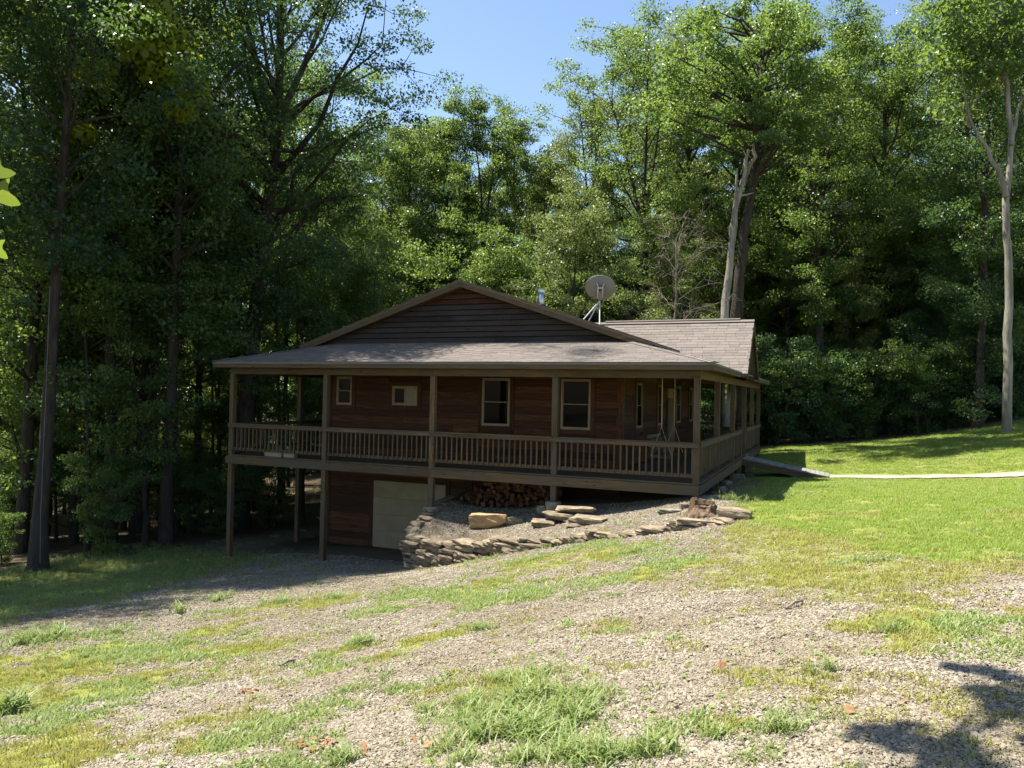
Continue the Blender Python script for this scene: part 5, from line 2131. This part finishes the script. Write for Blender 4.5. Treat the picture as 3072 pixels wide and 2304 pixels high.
# shrubs along the far edge of the lawn
EDGE = ['close to the back porch corner', 'past the back porch corner', 'above the ramp head', 'above the middle of the ramp', 'above the foot of the ramp', 'behind the start of the footpath', 'left of the lawn middle', 'at the lawn middle', 'right of the lawn middle', 'left of the dark straight trunk', 'at the foot of the dark straight trunk', 'between dark trunk and pale sycamore', 'at the foot of the pale sycamore', 'right of the pale sycamore', 'at the right edge']


def edge_label(px, k):
    return '%s shrub on the far lawn edge, %s' % ('dark' if k % 2 else 'lighter green', EDGE[min(k // 2, 14)])


for k in range(30):
    u = (k + .5) / 30
    px = 2240 + u * 900
    a = np.array([-.6, 20.6]) * (1 - u) + np.array([12.2, 25.6]) * u
    x, y = a + np.array([rs.uniform(-.4, .4), rs.uniform(.3, 2.4)])
    put_tree('shrub', BUSH[k % 2], x, y, rs.uniform(.6, 1.25), rs.uniform(0, 6.28), edge_label(px, k), 'shrub', 'shrubs along the far edge of the lawn', crown_mat='leaf_dark' if k % 2 else None)
for k in range(16):
    x, y = rs.uniform(0, 13), rs.uniform(27, 33)
    cm = rs.choice(['leaf_dark', 'leaf_dark', None, 'leaf_sunlit'])
    q = RM.T @ (np.array([x, y, 1.5]) - CAM)
    s = rs.uniform(.5, .8)
    put_tree('understory_tree', rs.choice(MIDS), x, y, s, rs.uniform(0, 6.28), describe(W / 2 + F * q[0] / -q[2], -q[2], s, 'thicket tree', {None: 'green', 'leaf_dark': 'dark', 'leaf_sunlit': 'yellowish'}[cm]), 'tree', 'thicket behind the lawn', crown_mat=cm)
for k in range(34):
    px, dp = rs.uniform(-60, 960), rs.uniform(22, 42)
    x, y = spot(px, dp)
    if x > -16.2 and y < 17:
        continue
    s = rs.uniform(.35, .8)
    put_tree('shrub', BUSH[k % 2], x, y, s, rs.uniform(0, 6.28), describe(px, dp + 12, s, 'woodland shrub'), 'shrub', 'shrubs on the floor of the left wood')

# overhanging tree near the camera on the right, its limbs above the view
yx, yy = -3.6, -20.4
over = grow(71, 12, .18, 5.5, 2.8, 16, 70, .2, .6, 0, None, 'leaf', subs=2)
put_tree('yard_tree', over, yx, yy, 1, 0, 'yard tree beside the camera whose limb casts leaf shadows on the gravel')
yt = bpy.context.scene.objects['yard_tree']
O_ = np.array([yx, yy, float(surf(yx, yy))])
wd = Wood()
r = np.random.default_rng(9)
C, Rr = [], []
for px, py, q in ((2620, 2210, .14), (2680, 2205, .17), (2740, 2225, .18), (2810, 2245, .17), (2880, 2280, .16), (2950, 2310, .18), (2860, 2005, .07), (2930, 2015, .09), (3010, 2030, .1), (3080, 2050, .11), (2960, 2085, .1), (3040, 2095, .13), (3110, 2105, .14), (3010, 2130, .09), (3090, 2150, .12), (3160, 2220, .2)):
    g_ = at(px, py)
    h_ = 7.6 + r.uniform(-.2, .2)
    p = g_ + np.array(SUN) / SUN.z * h_ - O_
    C.append(p)
    Rr.append(q * 1.25)
C = np.array(C)
cen = C.mean(0)
k = np.array([0, 0, 6.3])
wd.tube(np.array([k, k + (cen - k) * .35 + [0, 0, .5], k + (cen - k) * .7 + [0, 0, .5], cen]), np.array([.09, .07, .045, .02]), 7)
for p in C:
    q = k + (cen - k) * r.uniform(.7, .98) + [0, 0, .3]
    wd.tube(np.array([q, (p + q) / 2 + [0, 0, .05], p]), np.array([.02, .014, .006]), 4)
link('limb', wd.mesh('yard_limb', M['bark']), None, yt)
link('crown', leaf_mesh('yard_limb_leaves', C, np.array(Rr), 60, .11, r, M['leaf'], .7), None, yt)

# maple sprig poking in at the left edge, close to the camera
mp_ = thing('maple_sprig', 'bright yellow green maple leaves poking in at the left edge', 'maple sprig', tuple(atd(-120, 640, 1.6)))
O_ = np.array(mp_.location)
lobes = [(0, -.04), (.16, -.2), (.38, -.46), (.46, -.2), (.62, -.16), (.8, -.12), (1.0, .03), (.8, .14), (.6, .17), (.5, .26), (.42, .5), (.2, .24), (.02, .08)]
for px, py, ang, s in ((-50, 512, -.12, 190), (-42, 562, -.5, 225), (-35, 725, -.75, 150), (-190, 600, .8, 170), (-160, 760, -2.0, 160)):
    b0 = atd(px, py, 1.55)
    m = MB()
    Q = []
    ca, sa = math.cos(ang), math.sin(ang)
    fine_l = []
    for q in range(len(lobes)):
        p0, p1, p2, p3 = (np.array(lobes[(q + w_) % len(lobes)]) for w_ in (-1, 0, 1, 2))
        for t_ in (0, .33, .66):
            fine_l.append(tuple(.5 * (2 * p1 + (p2 - p0) * t_ * .7 + (2 * p0 - 5 * p1 + 4 * p2 - p3) * t_ ** 2 * .7 + (3 * p1 - p0 - 3 * p2 + p3) * t_ ** 3 * .7 + .3 * (2 * p2 - 2 * p1) * t_)))
    for u_, v_ in fine_l:
        uu, vv = (u_ * ca - v_ * sa) * s * .52, (u_ * sa + v_ * ca) * s * .52
        Q.append(atd(px + uu, py - vv, 1.55 + .06 * u_) - O_)
    cen = sum(Q) / len(Q)
    m.add([tuple(q) for q in Q] + [tuple(cen + np.array([0, 0, .004]))], [(i, (i + 1) % len(Q), len(Q)) for i in range(len(Q))])
    m.build('leaf', M['leaf_sprig'], mp_)
m = MB()
m.tube([atd(-300, 700, 1.62) - O_, atd(-120, 640, 1.6) - O_, atd(-30, 560, 1.56) - O_], [.006, .004, .002], 5)
m.tube([atd(-120, 640, 1.6) - O_, atd(-35, 740, 1.56) - O_], [.003, .002], 5)
m.build('twig', M['bark'], mp_)

for k, (x, y) in enumerate([(-5.5, 19.5), (-4, 21.5), (-2.6, 19.6), (-1.2, 21.2), (-7, 21), (-3.2, 23.5), (-.2, 22.6), (-9, 20)]):
    put_tree('shrub', BUSH[k % 2], x, y, .75 + .12 * (k % 4), k * 1.3, ('lighter green' if k % 2 else 'dark') + ' shrub behind the back porch rail, ' + ['far left', 'second row left', 'middle', 'second row right', 'second row far left', 'third row', 'at the lawn corner', 'past the left end'][k], 'shrub', 'shrubs behind the back porch', crown_mat=None if k % 2 else 'leaf_dark')

# far woods closing the view
r = np.random.default_rng(77)
n = 900
px = r.uniform(-900, 4000, n)
dp = r.uniform(80, 96, n)
C = np.array([atd(a, 1186, b) for a, b in zip(px, dp)])
C[:, 2] = surf(C[:, 0], C[:, 1]) + r.uniform(0, 1, n) * np.where((px > 1150) & (px < 1850), 13, 19)
tag(link('distant_woods', leaf_mesh('distant_woods', C, r.uniform(1.6, 2.6, n), 60, .75, r, M['leaf_dark'], .8)), kind='stuff')
print('objects', len(bpy.data.objects), 'tris', sum(sum(len(p.vertices) - 2 for p in m.polygons) if len(m.polygons) < 3000 else 2 * len(m.polygons) for m in bpy.data.meshes))
